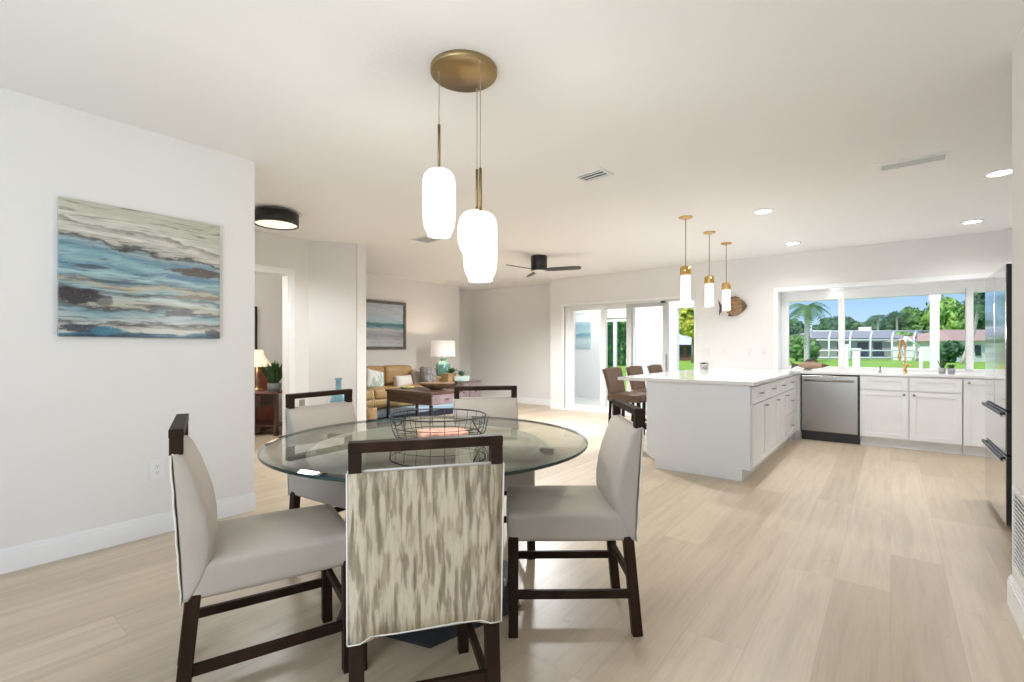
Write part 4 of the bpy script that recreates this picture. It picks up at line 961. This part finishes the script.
# far houses
def at3(px, py, tt): x, y = at(px, tt); return Vector((x, y, zat(py, tt)))
def wallrun(p0, p1, z0, z1, depth, name, m_, par, ins=0):
    x0, y0 = p0; x1, y1 = p1; d = Vector((x1 - x0, y1 - y0)); nrm = Vector((-d.y, d.x)).normalized() * depth
    return MB().prism([(x0, y0), (x1, y1), (x1 + nrm.x, y1 + nrm.y), (x0 + nrm.x, y0 + nrm.y)], z0, z1).build(name, m_, par)
def gable(p0, p1, z0, z1, depth, ov, m_, par):
    a = Vector((*p0, 0)); b = Vector((*p1, 0)); d = (b - a).normalized(); nn = Vector((-d.y, d.x, 0))
    a -= d * ov; b += d * ov; f0 = -nn * ov; f1 = nn * (depth + ov); mid = nn * depth / 2; u = Vector((0, 0, 1))
    v = [a + f0 + u * z0, b + f0 + u * z0, b + f1 + u * z0, a + f1 + u * z0, a + mid + d * 3 + u * z1, b + mid - d * 3 + u * z1]
    return MB()._add([tuple(q) for q in v], [(0, 1, 5, 4), (2, 3, 4, 5), (1, 2, 5), (3, 0, 4), (3, 2, 1, 0)]).build('roof', m_, par)
G0 = -.15
hs = thing('house', 'low grey-roofed house across the lawn behind the white pool cage', 'house', (0, 0, 0))
p0, p1 = at(813, 62), at(952, 62)
wallrun(p0, p1, G0, 2.7, 8, 'wall', mat('house_beige', (.42, .40, .35), .8), hs)
gable(p0, p1, 2.6, 3.75, 8, .5, mat('roof_grey', (.33, .31, .31), .8), hs)
for a, b in ((838, 846), (858, 868), (874, 882), (895, 905), (908, 924), (928, 940)):
    q0, q1 = at(a, 61.9), at(b, 61.9); wn_ = wallrun(q0, q1, .3, 2.1, .12, 'window', mat('dark_window', (.03, .04, .05), .2), hs)
q = at(865, 66); MB().box((q[0] - .7, q[1] - .5, 3.0), (q[0] + .7, q[1] + .5, 4.25)).build('chimney', WHITE, hs)
h2 = thing('house', 'white house with a terracotta roof at the right of the window view', 'house', (0, 0, 0))
p0, p1 = at(952, 50), at(1060, 50)
wallrun(p0, p1, G0, 2.1, 8, 'wall', mat('house_white', (.75, .74, .72), .8), h2)
gable(p0, p1, 2.08, 3.4, 8, .5, mat('roof_terracotta', (.50, .33, .25), .8), h2)
for a, b in ((957, 963), (976, 981)): wallrun(at(a, 49.9), at(b, 49.9), .5, 1.6, .12, 'window', MATS['dark_window'], h2)
h3 = thing('house', 'reddish brown house with a pale roof seen past the open sliding door', 'house', (0, 0, 0))
p0, p1 = at(640, 55), at(720, 55)
wallrun(p0, p1, G0, 1.75, 8, 'wall', mat('house_red', (.22, .10, .08), .8), h3)
gable(p0, p1, 1.7, 3.1, 8, .6, mat('roof_pale', (.70, .72, .76), .8), h3)
for a, b in ((680, 683), (688, 692)): wallrun(at(a, 54.9), at(b, 54.9), .6, 1.4, .12, 'window', MATS['dark_window'], h3)

# pool cage
cg = thing('pool_cage', 'white-framed screen pool cage in front of the grey-roofed house', 'pool enclosure', (0, 0, 0))
CT = 54
xs = [808, 829, 850, 870.5, 892, 914, 933]
for px in xs:
    a = at3(px, 338, CT); a0 = Vector((a.x, a.y, G0)); c = Vector((*at(px + 4, CT + 6), zat(331, CT + 6) + .0))
    MB().tube([a0, a, a + (c - a) * .35 + Vector((0, 0, .35)), c], .09, 6).build('rib', WHITE, cg)
for py in (340, 350.5, 357.5):
    a, b = at3(xs[0], py, CT), at3(xs[-1], py, CT); MB().tube([a, b], .08, 6).build('crossbar', WHITE, cg)
a, b = at3(xs[0] + 4, 331, CT + 6), at3(xs[-1] + 4, 331, CT + 6); MB().tube([a, b], .08, 6).build('crossbar', WHITE, cg)
for i, (px, w_) in enumerate(((845, 1.2), (862, 1.8), (880, 1.4), (912, 1.3))):
    q = at(px, CT + 3); t = thing('patio_chair', 'dark blue patio seat inside the pool cage, seen small', 'chair', (q[0], q[1], G0), YAW, 'seats inside the pool cage')
    MB().box((-w_ / 2, -.3, .25), (w_ / 2, .3, .5), .05).build('seat', mat('navy_cushion', (.03, .05, .09), .7), t); MB().box((-w_ / 2, .2, .5), (w_ / 2, .35, 1.05), .05).build('backrest', MATS['navy_cushion'], t)

# trees
TRK = mat('bark_grey', (.28, .24, .20), .8, noise=.3, nscale=6)
def leafm(name, c):
    m, n, b = nodemat(name); t = n.nodes.new('ShaderNodeTexCoord'); a = noisen(n, t.outputs['Object'], 2.2, 6)
    r = ramp(n, [(.35, tuple(k * .35 for k in c)), (.5, c), (.65, tuple(min(1, k * 1.7) for k in c))]); n.links.new(a, r.inputs[0]); n.links.new(r.outputs[0], b.inputs['Base Color']); b.inputs['Roughness'].default_value = .8; return m
G1 = leafm('foliage_mid', (.10, .20, .05)); G2 = leafm('foliage_light', (.20, .34, .07)); G3 = leafm('foliage_dark', (.05, .12, .05)); G4 = leafm('foliage_yellow', (.42, .42, .06))
def leafcloud(mb, c, rad, sc, n_, size, rnd):     # loose leaf sprays scattered through a crown
    for k in range(n_):
        d = Vector((rnd.gauss(0, 1), rnd.gauss(0, 1), rnd.gauss(0, 1))).normalized() * rad * rnd.uniform(.6, 1.08)
        p = Vector(c) + Vector((d.x * sc[0], d.y * sc[1], d.z * sc[2])); s = size * rnd.uniform(.6, 1.4)
        a = Vector((rnd.uniform(-1, 1), rnd.uniform(-1, 1), rnd.uniform(-1, 1))).normalized() * s; b = a.orthogonal().normalized() * s * .6
        mb._add([tuple(p - a), tuple(p + b), tuple(p + a), tuple(p - b)], [(0, 1, 2, 3)])
def tree(label, px, t_, top, bot, wpx, m_, seed, cat='tree', name='tree', grp=None):
    rnd = random.Random(seed); x, y = at(px, t_); zt, zb = zat(top, t_), zat(bot, t_); hh = zt - zb; rw = wpx * t_ / FPX / 2
    o_ = thing(name, label, cat, (x, y, G0), group=grp); m = MB(); cz = (zt + zb) / 2 - G0
    for k in range(5):
        a = rnd.uniform(0, 6.28); q = rnd.uniform(0, .45)
        c = (math.cos(a) * rw * q, math.sin(a) * rw * q, cz + rnd.uniform(-.22, .22) * hh)
        m.blob(c, 1, 3, .35, seed + k, (rw * .62, rw * .62, hh * .33)); leafcloud(m, c, 1, (rw * .68, rw * .68, hh * .37), 130, max(.12, .05 * hh), rnd)
    m.build('crown', m_, o_)
    MB().tube([(0, 0, 0), (0, 0, cz)], .05 * hh + .05, 8, r1=.03 * hh).build('trunk', TRK, o_); return o_
def palm(label, px, t_, top, wpx, seed, lean=0, tr=.14, bot=None, n_=15, mm=None):
    rnd = random.Random(seed); x, y = at(px, t_); zt = zat(top, t_) - G0; rw = wpx * t_ / FPX / 2
    o_ = thing('palm_tree', label, 'palm tree', (x, y, G0)); R_ = Vector((math.cos(YAW), math.sin(YAW), 0))
    tp = [R_ * lean * (1 - (1 - k / 6) ** 1.8) + Vector((0, 0, zt * k / 6)) for k in range(7)]
    MB().tube(tp, tr, 8, r1=tr * .75).build('trunk', mat('palm_trunk', (.50, .46, .42), .8, noise=.2, nscale=6), o_)
    m = MB(); c = tp[-1]
    for k in range(n_):
        a = 6.283 * k / n_ + rnd.uniform(-.2, .2); el = rnd.uniform(-.1, .9); d = Vector((math.cos(a), math.sin(a), 0)); side = Vector((-math.sin(a), math.cos(a), 0)); prev = None
        pts = [c + d * rw * u + Vector((0, 0, rw * (el * u - 1.05 * u * u))) for u in [i / 7 for i in range(8)]]
        for i in range(7):
            for s in (-1, 1):
                for q in (0, .5):
                    p = pts[i].lerp(pts[i + 1], q); w_ = rw * .34 * math.sin(math.pi * min(1, (i + q + .8) / 7.6)); e_ = p + side * s * w_ + d * w_ * .5 - Vector((0, 0, w_ * .7)); r_ = pts[i].lerp(pts[i + 1], q + .33)
                    m._add([tuple(p), tuple(e_), tuple(r_)], [(0, 1, 2)])
    m.build('fronds', mm or G1, o_); return o_
palm('tall palm with drooping fronds at the left of the kitchen window view', 807, 34, 306, 44, 3, 0, .2)
tree('leafy green bush row at the left end of the lawn', 801, 52, 336, 362, 36, G1, 11, 'shrub', 'bush')
tree('dark green tree low behind the left palm', 795, 70, 317, 345, 24, G3, 12)
tree('mid green tree rising left of the first window mullion', 832, 80, 315, 340, 32, G3, 13)
tree('small green tree behind the house roof right of the first mullion', 849, 82, 319, 338, 22, G1, 14)
tree('low tree line behind the white chimney', 872, 84, 318, 340, 26, G3, 15)
tree('rounded tree behind the middle of the grey roof', 893, 84, 315, 340, 30, G3, 16)
tree('bright green tree behind the roof left of the patio column', 916, 80, 310, 342, 38, G1, 17)
tree('large light green tree right of the patio column', 948, 76, 300, 342, 40, G2, 18)
tree('large dark tree at the far right of the window view', 985, 78, 288, 342, 44, G3, 19)
tree('leafy shrub growing at the corner of the white house', 950, 47, 341, 362, 22, G3, 20, 'shrub', 'bush')
tree('green tree hanging over the terracotta roof', 903, 64, 330, 343, 26, G2, 21)
palm('pale curved palm leaning up past the terracotta roof', 961, 44, 302, 40, 5, 1.6, .16, mm=G3)
palm('slender palm behind the roof in the middle of the view', 878, 78, 316, 22, 6, 0, .2, mm=G3)
palm('slender palm with ragged fronds behind the patio-side roof', 897, 80, 314, 24, 8, 0, .2, mm=G3)
tree('tree with yellow-green leaves seen through the open sliding door', 693, 46, 304, 335, 46, G4, 22)
tree('dark brown-green tree seen past the open sliding door', 680, 74, 314, 342, 30, G3, 23)
tree('green hedge seen through the narrow patio glass panel', 614, 40, 312, 372, 46, G1, 24, 'shrub', 'hedge')
for px, tt, y0 in ((846.5, 16, 346), (856.5, 17, 350)):
    q = at(px, tt); t = thing('dock_post', 'white dock post at the water edge, %s one' % ('left taller' if px < 850 else 'right capped'), 'post', (q[0], q[1], G0))
    s = .06 if px < 850 else .11
    MB().box((-s, -s, 0), (s, s, zat(y0, tt) - G0), .01).build('shaft', WHITE, t); MB().box((-s * 1.3, -s * 1.3, zat(y0, tt) - G0), (s * 1.3, s * 1.3, zat(y0, tt) - G0 + .06), .01).build('cap', WHITE, t)
t = thing('handrail', 'white sloping handrail outside right of the faucet', 'railing', (0, 0, 0))
a, b = at3(905, 337, 13), at3(921, 347, 13); b0 = Vector((b.x, b.y, G0)); a0 = Vector((a.x, a.y, G0))
MB().tube([a, b], .035, 8).build('rail', WHITE, t); MB().tube([b0, b], .04, 8).build('post', WHITE, t); MB().tube([a0, a], .03, 8).build('post', WHITE, t)
